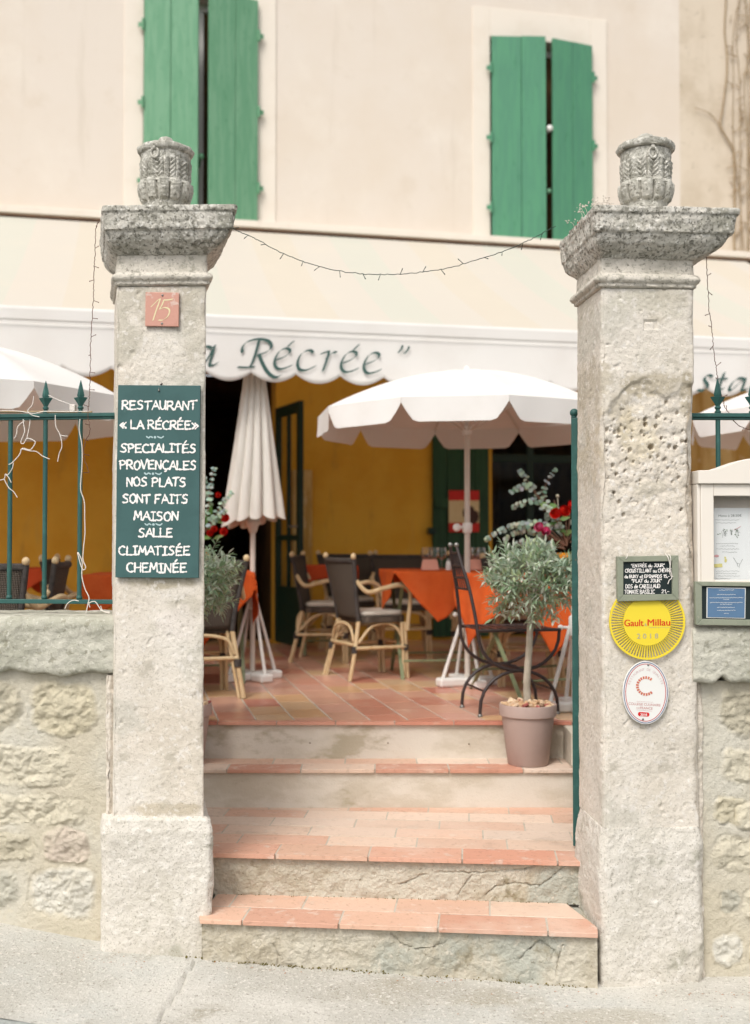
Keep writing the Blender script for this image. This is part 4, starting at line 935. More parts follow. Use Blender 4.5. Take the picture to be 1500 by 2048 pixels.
def e_(ox, oy): sk.nib(cv([(x + ox, y + oy) for x, y in [(496, 228), (545, 210), (584, 182), (583, 160), (555, 153), (518, 172), (490, 220), (488, 262), (512, 286), (552, 282), (600, 262)]]), N7 - .6)
e_(0, 0); sk.nib(cv([(572, 142), (590, 124), (612, 104)]), 5.5, 20)
sk.nib(cv([(738, 182), (724, 166), (694, 168), (656, 196), (636, 245), (644, 284), (676, 296), (712, 288), (756, 266)]), N7 - .4)
sk.nib(cv([(786, 190), (812, 180), (840, 176), (824, 236), (800, 302)]), N7 - .2); sk.nib(cv([(822, 222), (846, 194), (872, 178), (890, 180)]), N7)
e_(434, 20); sk.nib(cv([(1000, 164), (1016, 148), (1038, 126)]), 5.5, 20); e_(582, 28)
sk.done('lettering', m_letter, aw); sk = Sketch(VF, .0)
sk.nib(cv([(1320, 132), (1316, 152), (1292, 182)]), 4.2, 10); sk.nib(cv([(1362, 138), (1358, 158), (1332, 188)]), 4.2, 10)
c2 = lambda p: cv(p, 1380, 700, 3.657)
sk.done('quotation_marks', m_letter, aw); sk = Sketch(VF, .0)
sk.nib(c2([(165, 196), (140, 184), (112, 196), (108, 224), (128, 250), (126, 276), (96, 298), (56, 292)]), 7); sk.nib(c2([(252, 165), (228, 228), (212, 282), (232, 288), (258, 272)]), 7); sk.nib(c2([(188, 216), (235, 212), (276, 210)]), 5)
sk.nib(c2([(402, 214), (358, 206), (312, 238), (286, 284), (306, 292), (350, 252), (400, 214)]), 7); sk.nib(c2([(408, 206), (392, 252), (378, 292), (400, 292), (430, 275)]), 7)
sk.nib(c2([(470, 235), (510, 222), (495, 262), (480, 304)]), 7); sk.nib(c2([(494, 262), (530, 226), (560, 222)]), 7)
sk.nib(c2([(-300, 140), (-330, 210), (-350, 268)]), 7); sk.nib(c2([(-330, 150), (-270, 138), (-230, 160), (-270, 195), (-320, 206)]), 7); sk.nib(c2([(-305, 205), (-270, 250), (-235, 285)]), 7)
sk.nib(c2([(-150, 232), (-105, 210), (-100, 190), (-130, 188), (-160, 230), (-150, 268), (-100, 262)]), 6.6)
sk.done('lettering', m_letter, aw)
# ================================================================== fences
def finial(mb, x, z, T0=None, s=1.0):
    prof = [(.008, 0), (.013, .002), (.013, .008), (.009, .011), (.009, .017), (.0125, .02), (.0125, .026), (.008, .03)]
    mb.lathe([(r * s, zz * s) for r, zz in prof], (x, 0, z), 12)
    # spearhead: flaring square shoulder, then a long point
    lv = [(.008, .030), (.012, .040), (.023, .058), (.027, .066), (.012, .069), (.0145, .075), (.010, .100), (.0045, .126), (.0008, .140)]
    n = 4; vs = []
    for r, zz in lv:
        for k in range(n): a = pi / 2 * k; vs.append((x + r * s * cos(a) * 1.12, r * s * sin(a) * .8, z + zz * s))
    fs = [(i * n + k, i * n + (k + 1) % n, (i + 1) * n + (k + 1) % n, (i + 1) * n + k) for i in range(len(lv) - 1) for k in range(n)]
    mb.add(vs, fs + [(3, 2, 1, 0), tuple(range(len(vs) - 4, len(vs)))])
def fence(T, x0, x1, bars, fin, ztop, zbot, zfoot, label, name='iron_fence'):
    f = thing(name, label, 'fence', tuple(T @ Vector(((x0 + x1) / 2, 0, zfoot))))
    mb = MB(T); mb.box(x0, x1, -.018, .018, ztop - .006, ztop + .010); mb.box(x0, x1, -.011, .011, ztop - .016, ztop - .0065); mb.build('top_rail', m_iron, f, bevel=.002)
    mb = MB(T); mb.box(x0, x1, -.014, .014, zbot - .009, zbot + .009); mb.build('bottom_rail', m_iron, f, bevel=.002)
    for x in bars:
        mb = MB(T); mb.tube([(x, 0, zbot + .0095), (x, 0, ztop - .0165)], .0098, 12); mb.lathe([(.0098, 0), (.013, .003), (.013, .010), (.0098, .016)], (x, 0, zbot + .0096), 12)
        b = mb.build('bar', m_iron, f, smooth=50)
        if x in fin: mb = MB(T); finial(mb, x, ztop + .0105); mb.build('finial', m_iron, b, smooth=35)
    return f
LF = LW @ Matrix.Translation((0, .14, 0)); RF = RW @ Matrix.Translation((0, .13, 0))
fxs = [on(LF, v, 1000)[0] for v in (-190, -120, -50, 20, 90, 160)]
fence(LF, -1.4, .075, fxs, [fxs[4], fxs[5], fxs[2], fxs[0], fxs[1]], on(LF, 120, 832)[1], on(LF, 120, 1203)[1], on(LF, 100, 1232)[1], 'green iron railing strung with white wires on the low wall')
fxs = [on(RF, v, 1000)[0] for v in (1437, 1506, 1575, 1644)]
fence(RF, -.0, .95, fxs, fxs, on(RF, 1440, 832)[1], on(RF, 1440, 1205)[1], on(RF, 1440, 1252)[1], 'green iron railing behind the cream menu case')
# the open gate, seen along its edge
gp0 = at(1151, 1500, 4.68); gd = Vector((gp0.x, gp0.y, 0)).normalized(); gyaw = math.degrees(atan2(gd.y, gd.x))
gt = thing('iron_gate', 'green iron gate folded open, seen edge on beside the pitted pillar', 'gate', (gp0.x, gp0.y, Z2 + .001), gyaw)
GT = frame(gp0.x, gp0.y, 0, gyaw); zt = at(1151, 836, 4.68).z
mb = MB(GT); mb.box(-.016, .016, -.016, .012, Z2 + .01, zt); mb.build('stile', m_iron, gt, bevel=.003)
mb = MB(GT); mb.lathe([(.010, 0), (.014, .004), (.010, .010)], (0, 0, zt), 14); mb.ball((0, -.001, zt + .022), .0185, 16); mb.build('ball_knob', m_iron, gt, smooth=60)
mb = MB(GT); mb.box(.70, .735, -.014, .010, Z2 + .03, zt - .02); mb.build('stile', m_iron, gt, bevel=.003)
for zz in (Z2 + .1, Z2 + .75, zt - .06): mb = MB(GT); mb.box(.0165, .6995, -.010, .006, zz - .015, zz + .015); mb.build('rail', m_iron, gt, bevel=.002)
for i in range(6): mb = MB(GT); xx = .117 * (i + 1) - .002; mb.tube([(xx, -.002, Z2 + .116), (xx, -.002, Z2 + .734)], .007, 8); mb.tube([(xx, -.002, Z2 + .766), (xx, -.002, zt - .076)], .007, 8); mb.build('bar', m_iron, gt, smooth=60)
for zz in (Z2 + .3, zt - .3): mb = MB(GT); mb.box(-.012, .014, -.05, -.0165, zz - .03, zz + .03); mb.build('hinge', m_iron, gt, bevel=.003)

# ================================================================== parasols
def canopy_mesh(mb, R0, rise, zedge, n, rot, flap, cx=0, cy=0, sub=10, rings=10):
    corners = [radians(rot) + 2 * pi * k / n for k in range(n)]
    def rim(a, r):                      # point on the polygon of radius r in direction parameter a (corner index + t)
        k = int(a) % n; t = a - int(a); A_, B_ = corners[k], corners[(k + 1) % n] if k < n - 1 else corners[0] + 2 * pi
        return (lerp(cos(A_), cos(B_), t) * r, lerp(sin(A_), sin(B_), t) * r)
    W = n * sub
    def pt(i, j):
        a = i / sub; q = j / rings; x, y = rim(a, R0 * q); t = a - int(a)
        z = zedge + rise * (1 - q ** 1.75) - .028 * q * (1 - q) * 4 * sin(pi * t) * .6
        return (cx + x, cy + y, z)
    vs = [(cx, cy, zedge + rise)] + [pt(i, j) for j in range(1, rings + 1) for i in range(W)]
    fs = [(0, 1 + i, 1 + (i + 1) % W) for i in range(W)]
    fs += [(1 + (j - 1) * W + i, 1 + j * W + i, 1 + j * W + (i + 1) % W, 1 + (j - 1) * W + (i + 1) % W) for j in range(1, rings) for i in range(W)]
    mb.add(vs, fs)
def flap_mesh(mb, R0, zedge, n, rot, flap, k, rr, m=18, cx=0, cy=0):
    a0 = radians(rot) + 2 * pi * k / n; a1 = radians(rot) + 2 * pi * (k + 1) / n; vs = []
    ox, oy = cos((a0 + a1) / 2), sin((a0 + a1) / 2); ph = rr.uniform(0, 6); sw = rr.uniform(.0, .02)
    for j in range(5):
        v = j / 4
        for i in range(m + 1):
            t = i / m; e = min(t, 1 - t); prof = sstep(-.015, .15, e) ** .7
            drop = flap * v * (.17 + .83 * prof); tt = lerp(t, lerp(.06, .94, t), 0)
            x = lerp(cos(a0), cos(a1), tt) * R0; y = lerp(sin(a0), sin(a1), tt) * R0
            o = v * (sw + .008 * sin(t * 5 + ph) + .006 * sin(t * 11 + ph)) * prof + .0015
            vs.append((cx + x + ox * o, cy + y + oy * o, zedge - drop))
    W = m + 1
    mb.add(vs, [(j * W + i, (j + 1) * W + i, (j + 1) * W + i + 1, j * W + i + 1) for j in range(4) for i in range(m)])
def stand(par, z0, n_strut=4, rot=20, hcol=.56, r=.205, pole=.019):
    """white cross foot with struts up to a collar"""
    for k in range(2):
        a = radians(rot + 90 * k); c, s_ = cos(a), sin(a); mb = MB(ROOTM[par.name] @ Matrix.Rotation(a, 4, 'Z'))
        zz = z0 + (.0 if k == 0 else .001)
        for sg in (-1, 1):
            q = sorted((sg * .006 if k else 0.0, sg * r)); lo = 0 if k == 0 else .0352 * 1
            q = sorted((sg * (.0475 if k else .0), sg * r)); mb.box(q[0], q[1], -.046, .046, zz, zz + .056)
        mb.build('foot', m_wpaint, par, bevel=.014)
    for k in range(n_strut):
        a = radians(rot + 90 * k); mb = MB(ROOTM[par.name]); c, s_ = cos(a), sin(a)
        mb.tube([(c * r * .84, s_ * r * .84, z0 + .045), (c * .026, s_ * .026, z0 + hcol - .04)], .0115, 8)
        mb.build('strut', m_wpaint, par, smooth=60)
    mb = MB(ROOTM[par.name]); mb.lathe([(pole + .004, -.10), (.034, -.09), (.034, 0), (.028, .012), (pole + .003, .014)], (0, 0, z0 + hcol), 18); mb.build('collar', m_wpaint, par, smooth=40)
    mb = MB(ROOTM[par.name]); mb.tube([(-.03, 0, z0 + hcol - .05), (-.07, 0, z0 + hcol - .05)], .008, 8); mb.ball((-.078, 0, z0 + hcol - .05), .016); mb.build('clamp_knob', m_wpaint, par, smooth=60)
def parasol(name, label, px, Y, zapex, zedge, R0, rot, group, lean=.0, with_stand=True):
    b = at(px, 1300, Y); o = thing(name, label, 'parasol', (b.x, b.y, TERR), 0, group); M = ROOTM[o.name]; n = 10
    h = zapex - TERR; rr = random.Random(int(px)); ze = zedge - TERR
    mb = MB(M); canopy_mesh(mb, R0, h - ze, ze, n, rot, .13); c = mb.build('canopy', m_white_cloth, o, smooth=40)
    for k in range(n): mb = MB(M); flap_mesh(mb, R0, ze, n, rot, .142, k, rr); mb.build('flap', m_white_cloth, c, smooth=80)
    for k in range(n):
        a = radians(rot) + 2 * pi * k / n; mb = MB(M)
        mb.tube([(cos(a) * R0 * q, sin(a) * R0 * q, ze + (h - ze) * (1 - q ** 1.75) - .010) for q in (.04, .2, .4, .6, .8, .99)], .006, 6)
        mb.tube([(cos(a) * .03, sin(a) * .03, ze - .10), (cos(a) * R0 * .52, sin(a) * R0 * .52, ze + (h - ze) * (1 - .52 ** 1.75) - .016)], .005, 6); mb.build('rib', m_wood_pole, c, smooth=60)
    mb = MB(M); mb.lathe([(.03, 0), (.03, .05), (.02, .055)], (0, 0, ze - .13), 14); mb.build('runner', m_wpaint, o, smooth=40)
    mb = MB(M); mb.tube([(0, 0, .055), (0, 0, h + .005)], .0185, 14); mb.build('pole', m_wood_pole, o, smooth=60)
    mb = MB(M); mb.lathe([(.045, -.004), (.03, .004), (.018, .010), (.014, .024), (.008, .030), (0, .032)], (0, 0, h), 16); mb.build('finial', m_wpaint, o, smooth=50)
    if with_stand:
        mb = MB(M); zc = at(px, 1055, Y).z - TERR; mb.lathe([(.026, -.035), (.032, -.02), (.032, .02), (.026, .03)], (0, 0, zc), 14); mb.tube([(-.03, -.012, zc), (-.055, -.02, zc)], .010, 8); mb.ball((-.068, -.025, zc), .026, 12, (1, .6, 1)); mb.build('crank_clamp', m_wpaint, o, smooth=50)
        stand(o, 0, hcol=.50)
    return o
main = parasol('open_parasol', 'open white parasol with rounded flaps between the pillars in front of the valance', 935, 7.0, 2.735, 2.455, .97, -117, 'open white parasols on the terrace')
parasol('open_parasol', 'open white parasol over the railing strung with white wires', -112, 6.0, 2.745, 2.42, 1.0, -45.6, 'open white parasols on the terrace')
parasol('open_parasol', 'open white parasol seen over the railing behind the menu case', 1692, 7.0, 2.72, 2.44, .97, -106, 'open white parasols on the terrace')
# furled parasol
b = at(505, 1300, 7.28); o = thing('furled_parasol', 'furled off white parasol standing in front of the dark doorway', 'parasol', (b.x, b.y, TERR)); M = ROOTM[o.name]
zh = at(505, 1036, 7.28).z - TERR; zt = at(505, 700, 7.28).z - TERR; mb = MB(M); rr = random.Random(4); np_ = 11
phs = [rr.uniform(-.12, .12) for _ in range(np_ + 1)]; amps = [rr.uniform(.7, 1.3) for _ in range(np_)]
def furl(u, v):
    a = 2 * pi * u; t = v; q = u * np_; k = int(q) % np_; f = q - int(q)
    fold = sin(pi * f) ** .7 * amps[k]; R_ = lerp(.205, .05, t ** .92)
    r = R_ * (.72 + .30 * fold * (1 - .25 * t)); tw = .35 * t
    zz = lerp(zh, zt, t) + (-.035 * fold * (1 - sstep(0, .12, t)) + .03 * (1 - t) * cos(a + .6) * (1 - sstep(0, .2, t)))
    return (r * cos(a + tw) + .008 * t + .012 * (1 - t), r * .9 * sin(a + tw), zz)
mb.grid(np_ * 10, 30, furl, flip=True)
mb.build('canopy', m_furled, o, smooth=80)
mb = MB(M); mb.tube([(0, 0, .055), (0, 0, zt + .02)], .0175, 14); mb.build('pole', m_wood_pole, o, smooth=60)
mb = MB(M); mb.lathe([(.02, -.07), (.03, -.055), (.034, -.03), (.046, -.012), (.05, .01), (.04, .03), (.024, .036)], (0, 0, zh - .03), 16); mb.build('runner', m_wood_pole, o, smooth=50)
mb = MB(M); mb.lathe([(.055, -.01), (.05, .02), (.02, .05), (0, .07)], (0.008, 0, zt), 14); mb.build('finial', m_wpaint, o, smooth=50)
stand(o, 0, hcol=.565, rot=35)
b = at(1150, 1300, 5.95); o = thing('parasol_stand', 'white metal parasol foot just inside the open gate behind the flower pot', 'parasol stand', (b.x, b.y, TERR)); M = ROOTM[o.name]
mb = MB(M); mb.tube([(0, 0, .055), (0, 0, .86)], .02, 14); mb.build('pole', m_wpaint, o, smooth=60); stand(o, 0, hcol=.5, r=.17, rot=10)

# ================================================================== rattan chairs (front of the chair faces -Y)
_MB = MB
def MBc(): return _MB(Matrix.Diagonal((.90, .84, .985, 1)))
def make_chair(name, label, group):
    MB = MBc
    o = thing(name, label, 'chair', (0, 0, 0), 0, group); o.location = (0, 0, 0)
    SH = .425
    mb = MB()
    # seat ring of dark weave
    prof = []
    for i in range(28):
        a = 2 * pi * i / 28; q = (abs(cos(a)) ** 5 + abs(sin(a)) ** 5) ** (-1 / 5); prof.append((.225 * q * cos(a), -.01 + .215 * q * sin(a)))
    mb.prism(prof, SH - .045, SH); mb.build('seat', m_weave, o, bevel=.008)
    mb = MB(); mb.prism([(x * .93, -.012 + (y + .01) * .93) for x, y in prof], SH + .001, SH + .032); mb.build('cushion', m_cushion, o, bevel=.012)
    # curved woven back
    def bk(u, v):
        s = 2 * u - 1; wdt = lerp(.178, .262, v); x = s * wdt; y = .20 + .075 * v + .04 * (1 - s * s) * lerp(.4, 1, v) ; z = lerp(SH - .02, .80, v)
        return (x, y, z)
    mb = MB(); mb.grid(14, 12, bk, flip=True); mb.build('back_panel', m_weave, o, smooth=70, solid=.014)
    mb = MB(); mb.tube([bk(i / 14, 1.0) for i in range(15)], .019, 10); mb.build('top_rail', m_wrap, o, smooth=70)
    for s in (-1, 1):
        top = Vector(bk(0 if s < 0 else 1, 1.0)); top += Vector((s * .012, .0, .012)); mid = Vector(bk(0 if s < 0 else 1, .3)) + Vector((s * .006, 0, 0)); foot = Vector((s * .255, .30, .0)); hip = Vector((s * .196, .20, SH - .03))
        mb = MB(); mb.tube(catmull([hip, mid, top], 8), .0185, 10); p = mb.build('back_post', m_wrap, o, smooth=70)
        mb = MB(); mb.ball(top + Vector((0, .004, .016)), .0225, 14); mb.build('finial', m_rattan, p, smooth=80)
        mb = MB(); mb.tube([foot, foot.lerp(hip, .5) + Vector((0, -.008, 0)), hip], .0165, 10); mb.tube([foot + Vector((-s * .028, -.012, 0)), hip + Vector((-s * .034, -.012, 0))], .011, 8); l = mb.build('leg', m_rattan, o, smooth=70, label='splayed rear leg')
        mb = MB(); q = foot.lerp(hip, .52); mb.tube([q + Vector((0, 0, -.022)), q + Vector((0, 0, .022))], .024, 10); mb.build('binding', m_wrap, l, smooth=60)
        ff = Vector((s * .225, -.215, 0)); fh = Vector((s * .212, -.195, SH - .045))
        mb = MB()
        for dx, dy in ((0, 0), (-s * .027, .004), (0, .028)): mb.tube([ff + Vector((dx, dy, 0)), fh + Vector((dx, dy, 0))], .0135, 10)
        l = mb.build('leg', m_rattan, o, smooth=70)
        mb = MB(); q = ff.lerp(fh, .55) + Vector((-s * .009, .01, 0)); mb.tube([q + Vector((0, 0, -.02)), q + Vector((0, 0, .02))], .032, 10); mb.build('binding', m_wrap, l, smooth=60)
        # arm: bare cane sweeping forward and down to the front leg
        a0 = Vector(bk(0 if s < 0 else 1, .66)) + Vector((s * .012, -.01, 0))
        pts = [a0, a0 + Vector((s * .03, -.08, -.075)), Vector((s * .285, .02, .615)), Vector((s * .285, -.11, .635)), Vector((s * .272, -.20, .605)), Vector((s * .245, -.225, .52)), Vector((s * .235, -.215, SH - .02)), Vector((s * .232, -.21, SH - .10))]
        mb = MB(); mb.tube(catmull(pts, 7), .0165, 10); mb.build('arm', m_rattan, o, smooth=70)
        mb = MB(); mb.tube([(s * .228, -.20, .215), (s * .238, .245, .215)], .012, 8); mb.build('stretcher', m_rattan, o, smooth=70)
        mb = MB(); mb.tube(catmull([(s * .216, -.185, .25), (s * .205, -.12, .345), (s * .198, -.02, .375), (s * .20, .1, .345), (s * .222, .21, .25)], 6), .011, 8); mb.build('brace', m_rattan, o, smooth=70)
    for y in (-.205, .245):
        mb = MB(); mb.tube([(-.225, y, .235), (.225, y, .235)], .012, 8); mb.build('stretcher', m_rattan, o, smooth=70)
        mb = MB(); mb.tube(catmull([(-.2, y, .26), (-.15, y, .345), (0, y * .97, .372), (.15, y, .345), (.2, y, .26)], 6), .011, 8); mb.build('brace', m_rattan, o, smooth=70)
    return o
CHS = Matrix.Diagonal((.90, .86, 1, 1))
def spot(px, Y, z=TERR): p = at(px, 1200, Y); return (p.x, p.y, z)
GCH = 'cane and woven rattan terrace chairs'
ch0 = make_chair('rattan_chair', 'dark woven chair at the centre table with bare cane arm and cream pad', GCH)
ch0.location = spot(742, 7.5); ch0.rotation_euler = (0, 0, radians(114))
for px, Y, rz, lb in ((396, 6.6, 198, 'woven chair seen from behind beside the pillar with the green board'),
                      (655, 8.5, 84, 'woven chair deep in shade left of the centre table, by a red cloth corner'.replace('left of', 'next to')),
                      (700, 9.2, 8, 'woven chair deep in shade against the ochre wall behind the armchair'),
                      (806, 8.75, 4, 'woven chair on the far side of the centre table, its back rail showing'),
                      (1052, 7.12, 3, 'woven chair with cream pad tucked under the table behind the potted olive'),
                      (16, 5.75, 166, 'woven chair turned away at the railing, its mesh back showing between bars'),
                      (34, 5.95, -82, 'woven chair seen from the side behind the railing, back leaning to the pillar'),
                      (178, 6.7, 96, 'woven chair with pale arms behind the railing, nearest the orange cloth'),
                      (1432, 5.6, 180, 'woven chair glimpsed between the pitted pillar and the menu case'),
                      (958, 8.6, -6, 'woven chair in shade behind the wine glasses and parasol pole')):
    dup(ch0, None, lb, None, spot(px, Y), rz)

# ================================================================== folding tables, cloths
def table(px, Y, rz, side, label, h=.715, group='green folding tables'):
    o = thing('folding_table', label, 'table', spot(px, Y), rz, group); M = ROOTM[o.name]; a = side / 2
    mb = MB(M); mb.box(-a, a, -a, a, h - .02, h); mb.build('table_top', m_fold, o, bevel=.004)
    for s in (-1, 1):
        x = s * (a - .05)
        mb = MB(M); mb.bar((x, -a + .05, .0), (x, a - .09, h - .021), .024, .008); mb.build('leg', m_fold, o)
        x2 = s * (a - .063)
        mb = MB(M); mb.bar((x2, a - .05, .0), (x2, -a + .09, h - .021), .024, .008); mb.build('leg', m_fold, o)
    for y, z in ((-a + .07, .12), (a - .07, .12)): mb = MB(M); mb.tube([(-a + .06, y, z), (a - .06, y, z)], .008, 8); mb.build('stretcher', m_fold, o)
    return o
def cloth(px, Y, rz, side, crot, csz, label, m, h=.715, seed=1):
    """square cloth thrown over a square top, hanging in folded points"""
    p = spot(px, Y); o = thing('tablecloth', label, 'tablecloth', (p[0], p[1], TERR + h + .001), rz, 'orange tablecloths'); a = side / 2 + .004; rr = random.Random(seed); N = 64
    T = frame(p[0], p[1], TERR + h + .003, rz); c, s_ = cos(radians(crot)), sin(radians(crot)); ph = rr.uniform(0, 6)
    def fn(u, v):
        X, Yy = (u - .5) * csz, (v - .5) * csz; x, y = X * c - Yy * s_, X * s_ + Yy * c
        qx, qy = max(-a, min(a, x)), max(-a, min(a, y)); dx, dy = x - qx, y - qy; d = hypot(dx, dy)
        if d < 1e-6: return (x, y, .0015 * nz(x, y, 0, 9))
        ox, oy = dx / d, dy / d; along = (x * oy - y * ox)
        fold = (.010 + .05 * min(d, .3)) * (sin(along * 17 + ph) * .55 + .5 * sin(along * 31 + ph * 2) * .6 + .35)
        out = .006 + fold + .05 * d; dd = d * (1 - .06 * abs(sin(along * 17)))
        return (qx + ox * out, qy + oy * out, -max(0, dd - .004))
    mb = MB(T); mb.grid(N, N, fn); mb.build('drape', m, o, smooth=80, solid=.002)
    return o
table(872, 7.62, 8, .66, 'folding table in the middle with crossed green legs'); cloth(872, 7.62, 8, .66, 40, .98, 'orange cloth on the middle table with wine glasses', m_orange, seed=3)
table(1086, 6.66, 22, .76, 'folding table behind the potted olive, with the flowers on it'); cloth(1086, 6.66, 22, .76, 33, 1.22, 'orange cloth under the bouquet behind the potted olive', m_orange, seed=8)
table(404, 7.3, 10, .62, 'folding table half hidden by the pillar with the green board'); cloth(404, 7.3, 10, .62, 45, 1.12, 'orange cloth hanging in a point beside the furled parasol', m_orange, seed=5)
table(284, 6.75, 4, .6, 'folding table behind the railing, by the pale cane arms'); cloth(284, 6.75, 4, .6, 20, .86, 'orange cloth seen between the last railing bar and the board', m_orange, seed=6)
table(652, 9.0, 6, .46, 'folding table in the shade near the doorway'); cloth(652, 9.0, 6, .46, 12, .66, 'red orange cloth in shade near the doorway', m_orange2, seed=7)
table(58, 8.2, 4, .34, 'folding table far behind the railing'); cloth(58, 8.2, 4, .34, 34, .6, 'red orange cloth far behind the railing bars', m_orange2, seed=9)
# glasses and napkins on the middle table
def glass(label, g):
    o = thing('wine_glass', label, 'glass', (0, 0, 0), 0, g)
    mb = MB(); mb.lathe([(.031, 0), (.030, .003), (.006, .006), (.0042, .012), (.0042, .062), (.010, .068), (.028, .082), (.036, .105), (.035, .13), (.030, .152), (.0285, .152), (.0335, .13), (.0345, .105), (.027, .084), (.008, .072), (0, .071)], n=20); mb.build('bowl', m_glass, o, smooth=50)
    return o
GL = [(852, 7.5), (868, 7.42), (884, 7.56), (938, 7.46), (950, 7.6), (962, 7.5)]
g0 = None
for i, (px, Y) in enumerate(GL):
    lb = 'clear stemmed wine glass among those on the middle orange tablecloth'
    if g0 is None: g0 = glass(lb, 'wine glasses on the middle table'); g0.location = spot(px, Y, TERR + .721)
    else: dup(g0, None, lb, None, spot(px, Y, TERR + .721), 20 * i)
for i, (px, Y, rz) in enumerate(((860, 7.36, 10), (948, 7.38, -14))):
    p = spot(px, Y, TERR + .722); o = thing('folded_napkin', ('peach folded napkin below the wine glasses beside the iron chair back', 'peach folded napkin below the wine glasses beyond the parasol pole')[i], 'napkin', p, rz, 'peach napkins')
    mb = MB(ROOTM[o.name]); 
    mb.add([(-.06, -.03, 0), (.06, -.03, 0), (.06, .03, 0), (-.06, .03, 0), (-.05, 0, .075), (.05, 0, .075)], [(0, 1, 5, 4), (1, 2, 5), (2, 3, 4, 5), (3, 0, 4), (3, 2, 1, 0)]); mb.build('folded_cloth', m_pink, o, bevel=.006)
p = spot(897, 7.36, TERR + .722); o = thing('salt_shaker', 'small white shaker between the glasses on the middle table', 'shaker', p); mb = MB(ROOTM[o.name]); mb.lathe([(.017, 0), (.02, .01), (.017, .05), (.012, .062)], n=16); mb.build('body', m_enamel, o, smooth=50); mb = MB(ROOTM[o.name]); mb.lathe([(.0125, .0622), (.0125, .074), (.006, .08), (0, .081)], n=16); mb.build('cap', m_galv, o, smooth=50)

# ================================================================== curule iron chair
b = at(1018, 1400, 5.97); ic = thing('iron_chair', 'black iron garden chair with curved crossing legs beside the potted olive', 'chair', (b.x, b.y, TERR), 12); M = ROOTM[ic.name]
for s in (-1, 1):
    y = s * .165
    mb = MB(M); pts = [(-.215 + .0, y, 0.004)] + [(-.215 * cos(pi * k / 14), y, .03 + .205 * sin(pi * k / 14) ** .9) for k in range(15)] + [(.215, y, 0.004)]
    mb.tube(pts, .0095, 8); l = mb.build('leg_arc', m_black_iron, ic, smooth=70)
    for sx in (-1, 1): mb = MB(M); mb.lathe([(.013, 0), (.013, .010), (.0095, .014)], (sx * .215, y, .0005), 10); mb.build('foot_cap', m_galv, l, smooth=50)
    mb = MB(M); pts = [(-.225 * cos(pi * k / 14), y, .44 - .205 * sin(pi * k / 14) ** .9) for k in range(15)]; mb.tube(pts, .0095, 8); mb.build('seat_arc', m_black_iron, ic, smooth=70)
    mb = MB(M); mb.tube(catmull([(-.222, y * .98, .40), (-.235, y * .9, .52), (-.262, y * .72, .68), (-.292, y * .52, .80), (-.310, y * .36, .888)], 6), .0095, 8); p = mb.build('back_post', m_black_iron, ic, smooth=70)
    mb = MB(M); mb.ball((-.311, y * .36, .896), .014, 12); mb.build('ball_cap', m_galv, p, smooth=70)
    mb = MB(M); mb.tube([(-.23, y, .447), (.232, y, .447)], .009, 8); mb.build('seat_rail', m_black_iron, ic, smooth=70)
for i in range(9): mb = MB(M); x = -.2 + .05 * i; mb.bar((x, -.157, .449), (x, .157, .449), .026, .005); mb.build('seat_slat', m_black_iron, ic)
def bp(t): pts = [(-.235, .9, .52), (-.262, .72, .68), (-.292, .52, .80), (-.310, .36, .888)]; return pts
for z, x, f in ((.853, -.303, .42), (.785, -.288, .545), (.72, -.271, .66), (.66, -.257, .745)): mb = MB(M); mb.tube([(x, -.165 * f, z), (x, .165 * f, z)], .006, 8); mb.build('back_rung', m_black_iron, ic, smooth=70)
for i in range(5): mb = MB(M); f = (i - 2) / 2 * .75; mb.tube([(-.303, .165 * .42 * f, .853), (-.257, .165 * .66 * f, .66)], .0038, 6); mb.build('back_spindle', m_black_iron, ic, smooth=70)
for x, z in ((0, .235), (-.19, .13), (.19, .13)): mb = MB(M); mb.tube([(x, -.156, z), (x, .156, z)], .006, 8); mb.build('stretcher', m_black_iron, ic, smooth=70)
